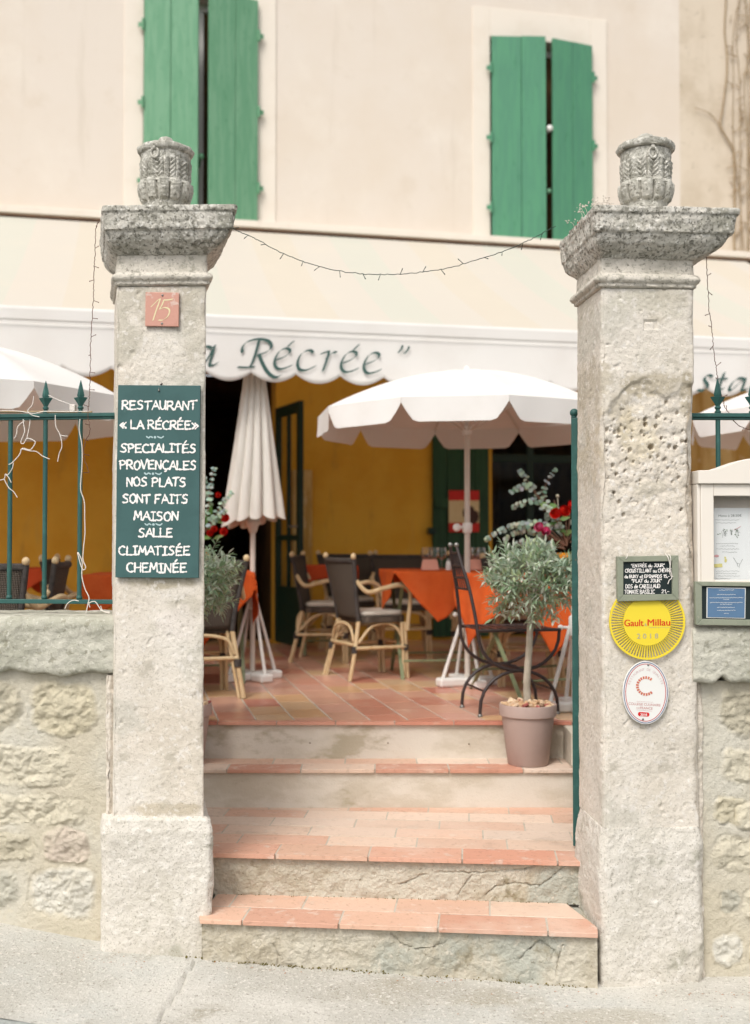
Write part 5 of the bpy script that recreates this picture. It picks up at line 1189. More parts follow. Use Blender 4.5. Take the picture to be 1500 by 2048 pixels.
# ================================================================== signs on the pillar with the green board
def plate(T, pts, y0, y1):
    """closed slab over photo points pts (clockwise in the picture) on frame T"""
    mb = MB(T); q = [on(T, *p) for p in pts]; n = len(q)
    mb.add([(x, y0, z) for x, z in q] + [(x, y1, z) for x, z in q], [tuple(reversed(range(n))), tuple(range(n, 2 * n))] + [(i, (i + 1) % n, n + (i + 1) % n, n + i) for i in range(n)])
    return mb
GL_ = {  # hand lettering strokes in a unit box: x right, y up
 'A': [[(0, 0), (.42, 1)], [(.42, 1), (.85, 0)], [(.17, .36), (.68, .36)]], 'B': [[(.05, 0), (.05, 1)], [(.05, 1), (.5, .95), (.55, .7), (.3, .53), (.05, .52)], [(.3, .53), (.65, .4), (.6, .08), (.05, 0)]],
 'C': [[(.75, .88), (.5, 1), (.18, .82), (.06, .5), (.16, .15), (.45, .0), (.78, .08)]], 'D': [[(.05, 0), (.05, 1)], [(.05, 1), (.5, .92), (.75, .5), (.5, .08), (.05, 0)]],
 'E': [[(.1, 1), (.08, 0)], [(.1, .98), (.72, 1.0)], [(.09, .52), (.58, .55)], [(.08, .02), (.74, .05)]], 'F': [[(.1, 1), (.06, 0)], [(.1, .97), (.72, 1)], [(.08, .5), (.55, .54)]],
 'H': [[(.05, 1), (.05, 0)], [(.7, 1), (.7, 0)], [(.05, .48), (.7, .52)]], 'I': [[(.3, 1), (.3, 0)], [(.06, .98), (.56, 1)], [(.02, .02), (.58, .02)]], 'J': [[(.6, 1), (.58, .3), (.4, .0), (.1, .15)], [(.3, 1), (.85, 1)]],
 'L': [[(.1, 1), (.08, .0)], [(.08, .02), (.7, .0)]], 'M': [[(.02, 0), (.14, 1)], [(.14, 1), (.45, .3)], [(.45, .3), (.78, 1)], [(.78, 1), (.88, 0)]], 'N': [[(.04, 0), (.08, 1)], [(.08, 1), (.68, .05)], [(.68, .05), (.72, 1)]],
 'O': [[(.4, 1), (.1, .78), (.04, .4), (.2, .04), (.5, .02), (.74, .35), (.68, .8), (.4, 1)]], 'P': [[(.1, .95), (.1, 0)], [(.0, .9), (.4, 1), (.72, .8), (.55, .52), (.1, .45)]], 'Q': [[(.4, 1), (.1, .78), (.04, .4), (.2, .04), (.5, .02), (.74, .35), (.68, .8), (.4, 1)], [(.45, .25), (.8, -.08)]],
 'R': [[(.08, 1), (.05, 0)], [(.0, .95), (.45, 1), (.68, .78), (.5, .52), (.08, .45)], [(.3, .48), (.78, -.02)]], 'S': [[(.66, .92), (.4, 1), (.14, .82), (.24, .58), (.56, .44), (.62, .16), (.36, .0), (.02, .08)]],
 'T': [[(.38, 1), (.36, 0)], [(.0, .94), (.8, 1.02)]], 'U': [[(.04, 1), (.06, .3), (.3, .0), (.6, .2), (.68, 1)], [(.68, 1), (.72, .0)]], 'V': [[(.0, 1), (.34, 0)], [(.34, 0), (.78, 1.12)]], 'X': [[(.0, 1), (.7, 0)], [(.7, 1), (.0, 0)]], 'Y': [[(.0, 1), (.36, .5)], [(.72, 1), (.25, -.1)]],
 '\u00ab': [[(.4, .75), (.05, .42)], [(.05, .42), (.42, .1)], [(.75, .75), (.4, .42)], [(.4, .42), (.78, .1)]], '\u00bb': [[(.05, .75), (.4, .42)], [(.4, .42), (.05, .1)], [(.4, .75), (.75, .42)], [(.75, .42), (.4, .1)]],
 '"': [[(.1, 1), (.05, .7)], [(.35, 1), (.3, .7)]], '1': [[(.1, .7), (.4, 1)], [(.4, 1), (.3, 0)]], '2': [[(.05, .8), (.35, 1), (.62, .75), (.35, .35), (.02, .02)], [(.02, .02), (.7, .04)]], '5': [[(.65, 1), (.15, .98)], [(.15, .98), (.1, .55)], [(.1, .55), (.5, .6), (.62, .25), (.35, 0), (.02, .1)]],
 ',': [[(.1, .1), (.0, -.2)]], '-': [[(.05, .4), (.6, .42)]], '8': [[(.4, 1), (.1, .78), (.4, .52), (.66, .2), (.36, 0), (.08, .22), (.4, .52), (.66, .8), (.4, 1)]], '0': [[(.4, 1), (.08, .6), (.14, .1), (.45, 0), (.7, .4), (.62, .85), (.4, 1)]],
 'd': [[(.55, .55), (.2, .55), (.02, .25), (.25, .0), (.52, .2)], [(.58, 1), (.56, 0)]], 'u': [[(.05, .55), (.08, .1), (.3, 0), (.52, .2)], [(.55, .55), (.57, 0)]], 'a': [[(.5, .5), (.2, .55), (.02, .25), (.22, 0), (.48, .2)], [(.52, .55), (.56, 0)]], 'e': [[(.05, .28), (.5, .33), (.4, .55), (.12, .48), (.04, .2), (.25, 0), (.55, .1)]], 't': [[(.2, .9), (.2, .1), (.4, 0)], [(.0, .6), (.45, .62)]],
}
WIDTH = {'I': .66, 'M': .98, ',': .3, '"': .5, '1': .55, 't': .5, 'd': .7, 'u': .7, 'a': .7, 'e': .66, 'L': .76}
ACC = {'\u00c9': 'E', '\u00c8': 'E', '\u00c7': 'C', '\u00d4': 'O'}
def hand(sk, txt, x0, x1, y0, y1, wd, rr, rough=.25, drift=0.0):
    adv = lambda c: .42 if c == ' ' else WIDTH.get(ACC.get(c, c), .86)
    tot = sum(adv(c) for c in txt) - .1; kx = (x1 - x0) / tot; h = y1 - y0; x = x0
    for c in txt:
        if c != ' ':
            b = ACC.get(c, c); jy = rr.uniform(-.05, .05) * h + drift * (x - x0); sl = rr.uniform(-.04, .06)
            st = [list(s_) for s_ in GL_[b]]
            if c == '\u00c9': st.append([(.3, 1.18), (.5, 1.42)])
            if c == '\u00c8': st.append([(.3, 1.42), (.5, 1.18)])
            if c == '\u00c7': st.append([(.42, .0), (.46, -.22), (.3, -.28)])
            if c == '\u00d4': st.append([(.22, 1.1), (.4, 1.28), (.58, 1.1)])
            for s_ in st:
                P = [(x + (p[0] + sl * p[1]) * kx * .97 + rr.uniform(-.02, .02) * h, y1 - p[1] * h + jy + rr.uniform(-.02, .02) * h, 0) for p in s_]
                sk.stroke([(q[0], q[1]) for q in catmull(P, 5)], wd, rough, rr)
        x += adv(c) * kx
BF = LP @ Matrix.Translation((0, -.022, 0))
bd_ = thing('lettered_board', 'tall blue green board of white hand lettering listing specialities, hung on the stone pillar', 'sign', tuple(BF @ Vector((.17, 0, on(BF, 318, 1155)[1]))))
plate(BF, [(236, 770), (400.5, 771), (397, 1156), (230.5, 1155)], 0, .014).build('board', m_slate, bd_, bevel=.0015)
rH = random.Random(12)
for txt, x0, x1, y0, y1 in (('RESTAURANT', 244, 393, 801.5, 818.5), ('\u00ab LA R\u00c9CR\u00c9E\u00bb', 239, 397, 841, 857.5), ('SPECIALIT\u00c9S', 241, 392, 888, 904.5), ('PROVEN\u00c7ALES', 239, 393, 921, 938),
                           ('NOS PLATS', 253, 372, 955, 972), ('SONT FAITS', 245, 376, 989, 1006), ('MAISON', 268, 357, 1023, 1040), ('SALLE', 277, 345, 1057, 1073.5), ('CLIMATIS\u00c9E', 237, 380, 1092, 1109), ('CHEMIN\u00c9E', 253, 374, 1126, 1144)):
    sk = Sketch(BF, .0005); hand(sk, txt, x0, x1, y0, y1, 3.3, rH, .42, .012 if y0 > 1000 else .006); sk.done('lettering', m_chalk, bd_)
for cx, cy in ((310, 874), (306, 947), (307, 1048.5)):
    sk = Sketch(BF, .0005)
    for s in (-1, 1): sk.stroke([(q[0], q[1]) for q in catmull([(cx + s * 5 - (s < 0) * 0, cy + (1 if s < 0 else -1), 0), (cx + s * 9, cy - (1.5 if s < 0 else -1.5) * .6, 0), (cx + s * 13, cy + 1.6, 0), (cx + s * 17, cy - 1.2, 0)], 4)], 2.6, .3, rH)
    sk.disc(cx, cy + .5, 2.5); sk.done('flourish', m_pale_blue, bd_)
mb = MB(BF); x, z = on(BF, 318, 781); mb.ball((x, -.002, z), .0042, 8); mb.tube([(x, -.002, z), (x, -.002, z + .012)], .0012, 6); mb.build('screw', m_galv, bd_, smooth=60)
mb = MB(BF); x, z = on(BF, 322, 768); mb.tube([(x, .0, z - .003), (x, .018, z + .004)], .0035, 8); mb.build('hook', m_black_iron, bd_, smooth=60)
NF = LP @ Matrix.Translation((0, -.016, 0))
nt_ = thing('house_number_tile', 'small terracotta tile with a cream number 15 screwed to the pillar', 'sign', tuple(NF @ Vector((on(NF, 324, 653)[0], 0, on(NF, 324, 653)[1]))))
plate(NF, [(291, 584), (358, 585), (357, 653), (290, 652)], 0, .012).build('tile', m_tile_num, nt_, bevel=.002)
sk = Sketch(NF, .0006)
sk.nib([(302, 614), (309, 607), (320, 598), (312, 622), (306, 641)], 3.4, 30); sk.nib([(346, 598), (336, 600), (327, 600)], 3.2, 50); sk.nib([(328, 600), (324, 610), (320, 618), (330, 615), (339, 620), (336, 632), (326, 640), (317, 640)], 3.4, 30)
sk.done('numeral', m_num, nt_)
for px, py in ((325, 590.5), (324, 647)): mb = MB(NF); x, z = on(NF, px, py); mb.ball((x, -.001, z), .0046, 10, (1, .5, 1)); mb.build('screw', m_galv, nt_, smooth=60)

# ================================================================== signs on the pitted pillar
CF = RP @ Matrix.Translation((0, -.034, 0))
cb = thing('chalkboard', 'small framed blackboard with the dish of the day, hung by string above the yellow disc', 'sign', tuple(CF @ Vector((on(CF, 1295, 1202)[0], 0, on(CF, 1295, 1202)[1]))))
O_ = [(1234.5, 1113), (1357.5, 1110.5), (1357.5, 1200), (1236, 1203)]; I_ = [(1247, 1124), (1344.5, 1122.5), (1345, 1188.5), (1247, 1189.5)]
for k in range(4):
    k2 = (k + 1) % 4; plate(CF, [O_[k], O_[k2], I_[k2], I_[k]], 0, .022).build('frame_bar', m_sage_wood, cb, bevel=.002)
plate(CF, I_, .010, .018).build('slate', m_chalkboard, cb)
SF = CF @ Matrix.Translation((0, .010, 0)); rC = random.Random(5)
for txt, x0, x1, y0, y1, wd in (('"ENTR\u00c9E du JOUR"', 1262, 1329, 1128, 1134.5, 1.35), ('CROUSTILLANT au CH\u00c8VRE', 1250, 1343, 1138, 1145, 1.25), ('de BUXY et EPINARDS 15,-', 1249, 1340, 1150, 1156, 1.2), ('"PLAT du JOUR"', 1263, 1323, 1158.5, 1165, 1.3), ('DOS de CABILLAUD', 1251, 1320, 1169, 1176.5, 1.3), ('TOMATE BASILIC', 1249, 1309, 1180, 1187.5, 1.25), ('21,-', 1323, 1339, 1179, 1186, 1.2)):
    sk = Sketch(SF, .0005); hand(sk, txt, x0, x1, y0, y1, wd, rC, .3, -.01); sk.done('lettering', m_chalk, cb)
mb = MB(CF); S_ = lambda px, py, y=-.004: (on(CF, px, py)[0], y, on(CF, px, py)[1])
mb.tube(catmull([S_(1333, 1108, .012), S_(1335, 1114), S_(1339, 1128), S_(1340, 1140), S_(1343, 1150), S_(1342, 1157), S_(1338, 1160), S_(1335, 1168)], 5), .0018, 6)
mb.tube(catmull([S_(1337, 1108, .012), S_(1340, 1113), S_(1340, 1126, -.006), S_(1338, 1142, -.006), S_(1341, 1152, -.005), S_(1345, 1153, -.004)], 5), .0016, 6); mb.build('string', m_wire_w, cb, smooth=80)
mb = MB(CF); mb.tube(catmull([S_(1256, 1108, .01), S_(1254, 1113, -.002), S_(1251, 1117, -.003)], 4), .0013, 6); mb.build('string', m_wire_w, cb, smooth=80)
GF = RP @ Matrix.Translation((0, -.020, 0)); cx, cy = 1294.5, 1243.5
gm = thing('guide_plaque', 'round yellow guide plaque with slotted rim and red lettering, dated 2018', 'sign', tuple(GF @ Vector((on(GF, cx, 1319)[0], 0, on(GF, cx, 1319)[1]))))
def cring(r0, r1, n=96): return [((cx + r * cos(2 * pi * k / n), cy + r * sin(2 * pi * k / n))) for r in (r0, r1) for k in range(n)]
mb = MB(GF); n = 96
q = [on(GF, cx + 47.5 * cos(2 * pi * k / n), cy + 47.5 * sin(2 * pi * k / n)) for k in range(n)]; mb.add([(x, 0, z) for x, z in q] + [(x, .005, z) for x, z in q], [tuple(reversed(range(n))), tuple(range(n, 2 * n))] + [(i, (i + 1) % n, n + (i + 1) % n, n + i) for i in range(n)]); mb.build('disc', m_yellow, gm)
mb = MB(GF)
def ringm(mb, r0, r1, y0, y1):
    vs = []
    for y in (y0, y1):
        for r in (r0, r1):
            for k in range(n): x, z = on(GF, cx + r * cos(2 * pi * k / n), cy + r * sin(2 * pi * k / n)); vs.append((x, y, z))
    fs = []
    for k in range(n):
        k2 = (k + 1) % n; fs += [(k, k2, n + k2, n + k), (2 * n + k, 3 * n + k, 3 * n + k2, 2 * n + k2), (k, 2 * n + k, 2 * n + k2, k2), (n + k, n + k2, 3 * n + k2, 3 * n + k)]
    mb.add(vs, fs)
ringm(mb, 72.2, 76, -.0006, .0055)
NS = 76
for k in range(NS):
    a = 2 * pi * k / NS; d = (cos(a), sin(a)); t = (-sin(a), cos(a)); vs = []
    for y in (0.0004, .0046):
        for r, wd in ((47, .95), (73, 1.15)):
            for s in (-1, 1): x, z = on(GF, cx + d[0] * r + t[0] * wd * s, cy + d[1] * r + t[1] * wd * s); vs.append((x, y, z))
    mb.add(vs, [(0, 1, 3, 2), (4, 6, 7, 5), (0, 2, 6, 4), (1, 5, 7, 3)])
mb.build('slotted_rim', m_yellow, gm)
sk = Sketch(GF, .0006); [sk.type(t_, a_ + d_, b_ + d_, y_, 14.0, 0, rot=-.8) for d_ in (0, .45, .9) for t_, a_, b_, y_ in (('Gault', 1248.3, 1286.6, 1252.5), ('Millau', 1294.8, 1339.8, 1251.5))]; sk.done('lettering', m_orange_red, gm)
sk = Sketch(GF, .0006); sk.type('&', 1289, 1293.5, 1252, 6, 0); sk.type('2 0 1 8', 1274, 1316.5, 1277, 10.2, .004, rot=-.5); sk.type("l'expert gourmand", 1298, 1338, 1255.6, 1.8, 0); sk.done('lettering', m_silver, gm)
OF_ = RP @ Matrix.Translation((0, -.020, 0)); cx, cy, rx, ry = 1291.3, 1385.2, 46.0, 63.2
ov = thing('oval_plaque', 'white oval enamel plaque with blue and red rings below the yellow disc', 'sign', tuple(OF_ @ Vector((on(OF_, cx, 1448)[0], 0, on(OF_, cx, 1448)[1]))))
plate(OF_, [(cx + rx * cos(-2 * pi * k / 72), cy - ry * sin(-2 * pi * k / 72)) for k in range(72)][::-1], 0, .006).build('plate', m_enamel, ov, bevel=.001)
sk = Sketch(OF_, .0005); sk.ring(cx, cy, rx - 2.6, ry - 2.6, 1.7); sk.done('ring', m_ring_blue, ov); sk = Sketch(OF_, .0005); sk.ring(cx, cy, rx - 6.0, ry - 6.0, 1.4); sk.done('ring', m_ring_red, ov)
ccx, ccy = 1291.5, 1372
skr = Sketch(OF_, .0005); sko = Sketch(OF_, .0005)
for k in range(16):
    a = radians(-52 - k * (256 / 15)); d = (cos(a), sin(a)); t = (-sin(a), cos(a))
    for sk, o_, wd in ((skr, -1.0, .85), (sko, .85, .7)):
        sk.poly([(ccx + d[0] * r + t[0] * (o_ + w_), ccy + d[1] * r + t[1] * (o_ + w_)) for r, w_ in ((14.2, -wd), (14.2, wd), (19.6, wd * 1.2), (19.6, -wd * 1.2))])
skr.done('emblem', m_ring_red, ov); sko.done('emblem', m_tick, ov)
sk = Sketch(OF_, .0005); tx = 'RESTAURANT DE QUALIT\u00c9'
for i, ch in enumerate(tx):
    a = radians(200 + (340 - 200) * (i + .5) / len(tx)); 
    if ch != ' ': X = cx + 33.6 * cos(a); Y_ = 1385 + 44 * sin(a); dn = atan2(sin(a) / 44, cos(a) / 33.6); sk.type(ch, X, None, Y_, 5.0, .0, rot=math.degrees(dn) + 90, mid=True)
sk.done('lettering', m_pale_pink, ov)
sk = Sketch(OF_, .0005); sk.type('COLLEGE CULINAIRE', 1257, 1321, 1409.4, 5.2, .006, rot=3.2); sk.type('DE', 1273, 1279, 1417.0, 2.8, .0, rot=3); sk.type('FRANCE', 1280, 1305, 1418.0, 5.2, .006, rot=3.2)
sk.stroke([(1273, 1402.5), (1306, 1404.5)], .35); sk.stroke([(1273, 1419.5), (1304, 1422.3)], .45); sk.done('lettering', m_rose, ov)
sk = Sketch(OF_, .0005); sk.poly([(1287.3 + 8.2 * s + 3.2 * cos(a), 1428.6 + s * .5 + 4.2 * sin(a)) for s, r0 in ((1, -90), (-1, 90)) for a in [radians(r0 + 18 * k) for k in range(11)]][::1]); sk.done('date_pill', m_pill, ov)
sk = Sketch(OF_, .0009); sk.type('2018', 1280.5, 1294, 1431.2, 5.0, .02, rot=3); sk.done('lettering', m_enamel, ov)
for px, py in ((1296.3, 1330), (1285.8, 1438.5)): mb = MB(OF_); x, z = on(OF_, px, py); mb.ball((x, -.001, z), .0042, 10, (1, .5, 1)); mb.build('screw', m_galv, ov, smooth=60)

# ================================================================== menu case and framed notice on the second wall
MF = RW @ Matrix.Translation((0, -.055, 0)) @ Matrix.Rotation(radians(1.0), 4, 'Z')
mc = thing('menu_case', 'cream wooden menu case with a curved top and an illustrated menu behind glass', 'menu case', tuple(MF @ Vector((on(MF, 1500, 1168)[0], .05, on(MF, 1500, 1168)[1]))))
def mz(py): return on(MF, 1450, py)[1]
def mx(px): return on(MF, px, 1050)[0]
xa, xb = mx(1402), mx(1612)
mb = MB(MF); mb.box(xa, mx(1428), 0, .028, mz(1168), mz(968)); mb.build('frame_bar', m_case, mc, bevel=.003); mb = MB(MF); mb.box(mx(1586), xb, 0, .028, mz(1168), mz(968)); mb.build('frame_bar', m_case, mc, bevel=.003)
mb = MB(MF); mb.box(mx(1428) + .0003, mx(1586) - .0003, .0005, .028, mz(992), mz(968.2)); mb.build('frame_bar', m_case, mc, bevel=.003)
mb = MB(MF); mb.box(mx(1428) + .0003, mx(1586) - .0003, .0005, .028, mz(1168), mz(1160)); mb.build('frame_bar', m_case, mc, bevel=.003)
mb = MB(MF); top = []; xl, xr = mx(1395.5), mx(1618); 
for i in range(33):
    t = i / 32; e = 1 - abs(2 * t - 1); top.append((lerp(xl, xr, t), mz(941) + (mz(917) - mz(941)) * sstep(.12, 1.0, e)))
vs = [(xl, mz(967.6))] + top + [(xr, mz(967.6))]; vs = vs[::-1]; n = len(vs)
mb.add([(x, -.012, z) for x, z in vs] + [(x, .10, z) for x, z in vs], [tuple(range(n))[::-1][::-1], tuple(range(n, 2 * n))[::-1]] + [(i, n + i, n + (i + 1) % n, (i + 1) % n) for i in range(n)]); mb.build('pediment', m_case, mc, bevel=.003)
mb = MB(MF); mb.box(xl, xa - .0005, .004, .10, mz(1168), mz(968.5)); mb.box(xb + .0005, xr, .004, .10, mz(1168), mz(968.5)); mb.box(xa, xb, .09, .10, mz(1168), mz(968.5)); mb.build('case_box', m_case, mc, bevel=.002)
mb = MB(MF); mb.box(mx(1428), mx(1586), .016, .019, mz(1160), mz(992)); mb.build('glass', m_pane, mc)
PM = MF @ Matrix.Translation((0, .055, 0))
mb = MB(MF); px_ = lambda p: on(PM, p, 1050)[0]; pz_ = lambda p: on(PM, 1450, p)[1]
mb.box(px_(1424), px_(1505), .055, .057, pz_(1166), pz_(1016)); pp = mb.build('menu_sheet', m_paper, mc)
mb = MB(MF); mb.box(px_(1509), px_(1590), .055, .057, pz_(1166), pz_(1016)); mb.build('menu_sheet', m_paper, mc)
sk = Sketch(PM, .0006); sk.type('Menu \u00e0 28.50\u20ac', 1437, 1483, 1034, 5, 0, rot=-1)
rS = random.Random(31)
def scribble(sk, x0, x1, y, h=2.0, wd=.45):
    pts = []; x = x0
    while x < x1: pts.append((x, y + rS.uniform(-h, h) * .5)); x += rS.uniform(.8, 1.6)
    sk.stroke(pts, wd, .2, rS)
for y, a, b in ((1040, 1430, 1478), (1046, 1432, 1472), (1087, 1432, 1476), (1092, 1440, 1470), (1098, 1432, 1478), (1104, 1444, 1474), (1142, 1432, 1480), (1147, 1432, 1474), (1152, 1436, 1480), (1157, 1432, 1462)): scribble(sk, a, b, y)
for k in range(12): x = rS.uniform(1440, 1478); sk.stroke([(x, rS.uniform(1068, 1076)), (x + rS.uniform(-2, 2), rS.uniform(1056, 1064)), (x + rS.uniform(1, 4), rS.uniform(1058, 1070))], .5)
for p in ([(1468, 1117), (1473, 1126), (1480, 1128), (1485, 1118)], [(1474, 1127), (1476, 1134)], [(1479, 1128), (1478, 1135)], [(1466, 1115), (1469, 1119)]): sk.stroke(p, .6)
sk.done('handwriting', m_ink, pp)
sk = Sketch(PM, .0009)
for k in range(16): x = rS.uniform(1434, 1478); y = rS.uniform(1058, 1076); sk.disc(x, y, rS.uniform(.8, 1.8), rS.uniform(.6, 1.3), 8)
sk.done('drawing', m_ink_green, pp)
sk = Sketch(PM, .0012); sk.stroke([(1468, 1060), (1474, 1057), (1481, 1053)], 1.2); sk.disc(1433, 1112, 5, 2.6, 14); sk.done('drawing', m_ink_red, pp)
sk = Sketch(PM, .0015); sk.disc(1451, 1121, 2.6, 4.2, 12); sk.disc(1450, 1115, 2, 1.8, 10); sk.poly([(1428, 1128), (1444, 1127), (1445, 1134), (1428, 1135)]); sk.done('drawing', m_ink_yellow, pp)
NFm = RW @ Matrix.Translation((0, -.068, 0)) @ Matrix.Rotation(radians(.6), 4, 'Z')
nf = thing('framed_notice', 'blue printed notice in a sage green wooden frame on the wall coping', 'notice', tuple(NFm @ Vector((on(NFm, 1455, 1250)[0], 0, on(NFm, 1455, 1250)[1]))))
O_ = [(1390, 1163), (1533, 1165), (1533, 1252), (1392, 1250)]; I_ = [(1404, 1172), (1519, 1173), (1519, 1240), (1404.5, 1238)]
for k in range(4): k2 = (k + 1) % 4; plate(NFm, [O_[k], O_[k2], I_[k2], I_[k]], 0, .024).build('frame_bar', m_sage_wood, nf, bevel=.002)
plate(NFm, I_, .012, .020).build('backing', m_chalkboard, nf)
plate(NFm, [(1415, 1174.5), (1493, 1176), (1492, 1237.5), (1414.5, 1236)], .0085, .0115).build('border_sheet', m_enamel, nf); plate(NFm, [(1416.8, 1176.2), (1491.2, 1177.7), (1490.3, 1235.9), (1416.2, 1234.4)], .0070, .0084).build('blue_sheet', m_blue, nf)
sk = Sketch(NFm @ Matrix.Translation((0, .0070, 0)), .0004)
for y, a, b in ((1180, 1438, 1468), (1189, 1434, 1472), (1195.5, 1419, 1487), (1198.5, 1446, 1458), (1205, 1420, 1486), (1208.5, 1440, 1464), (1214.5, 1434, 1470), (1220.5, 1434, 1472), (1227, 1448, 1458)): scribble(sk, a, b, y, 1.5, .6)
sk.done('lettering', m_enamel, nf)

# ================================================================== plants
def leaf_fn(mb, p, d, up, L, W, col, bend=.15):
    d = d.normalized(); s = d.cross(up); s = s.normalized() if s.length > 1e-5 else d.orthogonal().normalized(); n = s.cross(d).normalized(); mb.c = col
    P = [p, p + d * L * .35 + s * W * .5 + n * bend * L * .2, p + d * L * .75 + s * W * .32 + n * bend * L * .1, p + d * L - n * bend * L * .3, p + d * L * .75 - s * W * .32 + n * bend * L * .1, p + d * L * .35 - s * W * .5 + n * bend * L * .2, p + d * L * .35, p + d * L * .75 - n * bend * L * .05]
    mb.add(P, [(0, 1, 6), (0, 6, 5), (1, 2, 7, 6), (6, 7, 4, 5), (2, 3, 7), (7, 3, 4)])
OLV = [A(190, 208, 180), A(172, 194, 160), A(208, 220, 196), A(226, 232, 216), A(150, 178, 138), A(194, 210, 164), A(184, 204, 180)]
def potted_olive(px, Y, label, seed, crown_r=.215, dens=1.0):
    b = at(px, 1500, Y); o = thing('potted_olive', label, 'potted tree', (b.x, b.y, Z3 + .0015), 0, 'potted olive trees'); M = ROOTM[o.name]; rr = random.Random(seed)
    mb = MB(M); mb.lathe([(.098, 0), (.101, .004), (.130, .236), (.1335, .237), (.141, .242), (.1425, .292), (.1405, .297), (.134, .297), (.131, .27), (.0, .268)], n=64); p = mb.build('pot', m_pot, o, smooth=40)
    mb = MB(M)
    for k in range(95):
        a = rr.uniform(0, 2 * pi); r = .124 * sqrt(rr.random()); q = Vector((cos(a) * r, sin(a) * r, .283 + rr.uniform(-.004, .024) * (1 - (r / .13) ** 2 * .4))); d = Vector((rr.gauss(0, 1), rr.gauss(0, 1), rr.gauss(0, .35))).normalized(); mb.c = rr.choice([A(226, 196, 160), A(214, 178, 140), A(234, 208, 176), A(206, 166, 128), A(176, 100, 90), A(222, 190, 158)])
        mb.tube([q - d * .017, q + d * .017], .0095, 8)
    mb.build('cork_mulch', m_cork, o, smooth=40, kind='stuff', label='heap of wine corks covering the soil')
    H0 = .27; H1 = .735; CZ = .905
    tr = catmull([(0, 0, H0), (-.004, .004, .40), (.006, 0, .55), (.012, .0, .66), (.02, .004, H1)], 6); mb = MB(M)
    mb.tube(tr, [lerp(.0195, .0155, i / (len(tr) - 1)) * (1 + .06 * sin(i * 2.1)) for i in range(len(tr))], 12)
    tips = []
    for k in range(11):
        a = 2 * pi * k / 11 + rr.uniform(-.3, .3); el = rr.uniform(.1, 1.3); rad = crown_r * rr.uniform(.55, .85); e = Vector((.02 + cos(a) * cos(el) * rad, sin(a) * cos(el) * rad, CZ - .05 + sin(el) * rad * 1.0)); s0 = Vector(tr[-1 - rr.randint(0, 3)])
        br = catmull([s0, s0.lerp(e, .5) + Vector((rr.uniform(-.02, .02), rr.uniform(-.02, .02), .015)), e], 4); mb.tube(br, [lerp(.0065, .002, i / (len(br) - 1)) for i in range(len(br))], 6); tips.append(e)
    mb.build('trunk', m_bark, o, smooth=70)
    mb = MB(M); ctr = Vector((.022, 0, CZ)); twg = MB(M)
    for k in range(int(340 * dens)):
        d = Vector((rr.gauss(0, 1), rr.gauss(0, 1), rr.gauss(.1, .85))).normalized(); lump = 1 + .24 * nz(d.x, d.y, d.z, 2.2, seed) + .1 * nz(d.x, d.y, d.z, 6, seed)
        R_ = crown_r * lump * rr.uniform(.42, 1.0) ** .6; s0 = ctr + Vector((d.x * R_ * .55, d.y * R_ * .55, d.z * R_ * .5)); e = ctr + Vector((d.x * R_, d.y * R_, d.z * R_ * .84))
        dirn = (e - s0).normalized() * .7 + Vector((rr.uniform(-.5, .5), rr.uniform(-.5, .5), rr.uniform(-.25, .5))); dirn.normalize(); L = rr.uniform(.06, .10); s1 = e - dirn * L * .5
        tw = [s1 + dirn * L * t + Vector((0, 0, -.012 * t * t)) for t in (0, .35, .7, 1)]; twg.tube(tw, [.0018, .0015, .0012, .0008], 5, False)
        side = dirn.orthogonal().normalized(); nl = rr.randint(7, 11); base = rr.choice(OLV)
        for i in range(nl):
            t = (i + .5) / nl; pp_ = s1 + dirn * L * t + Vector((0, 0, -.012 * t * t)); s_ = Matrix.Rotation(i * 1.6 + rr.uniform(-.4, .4), 3, dirn) @ side; ld = (dirn * rr.uniform(.4, .95) + s_).normalized(); kk = rr.uniform(.85, 1.15); c = rr.choice([base, base, rr.choice(OLV)])
            leaf_fn(mb, pp_, ld, Vector((rr.uniform(-.6, .6), rr.uniform(-.6, .6), 1)), rr.uniform(.034, .058), rr.uniform(.010, .0155), tuple(x * kk for x in c), .2)
        leaf_fn(mb, tw[-1], dirn, Vector((0, .3, 1)), .046, .011, rr.choice(OLV))
    twg.build('twigs', m_bark, o); mb.build('crown', m_leaf, o, smooth=80)
    return o
potted_olive(1056, 5.495, 'small round headed olive tree in a mauve pot of corks on the top step', 5)
potted_olive(366, 5.50, 'olive tree mostly hidden behind the pillar with the green board', 9, .225, .9)
EUC = [A(180, 200, 186), A(162, 184, 168), A(200, 214, 202), A(142, 168, 148), A(186, 202, 178)]
GRN = [A(120, 160, 84), A(96, 138, 66), A(146, 178, 104)]
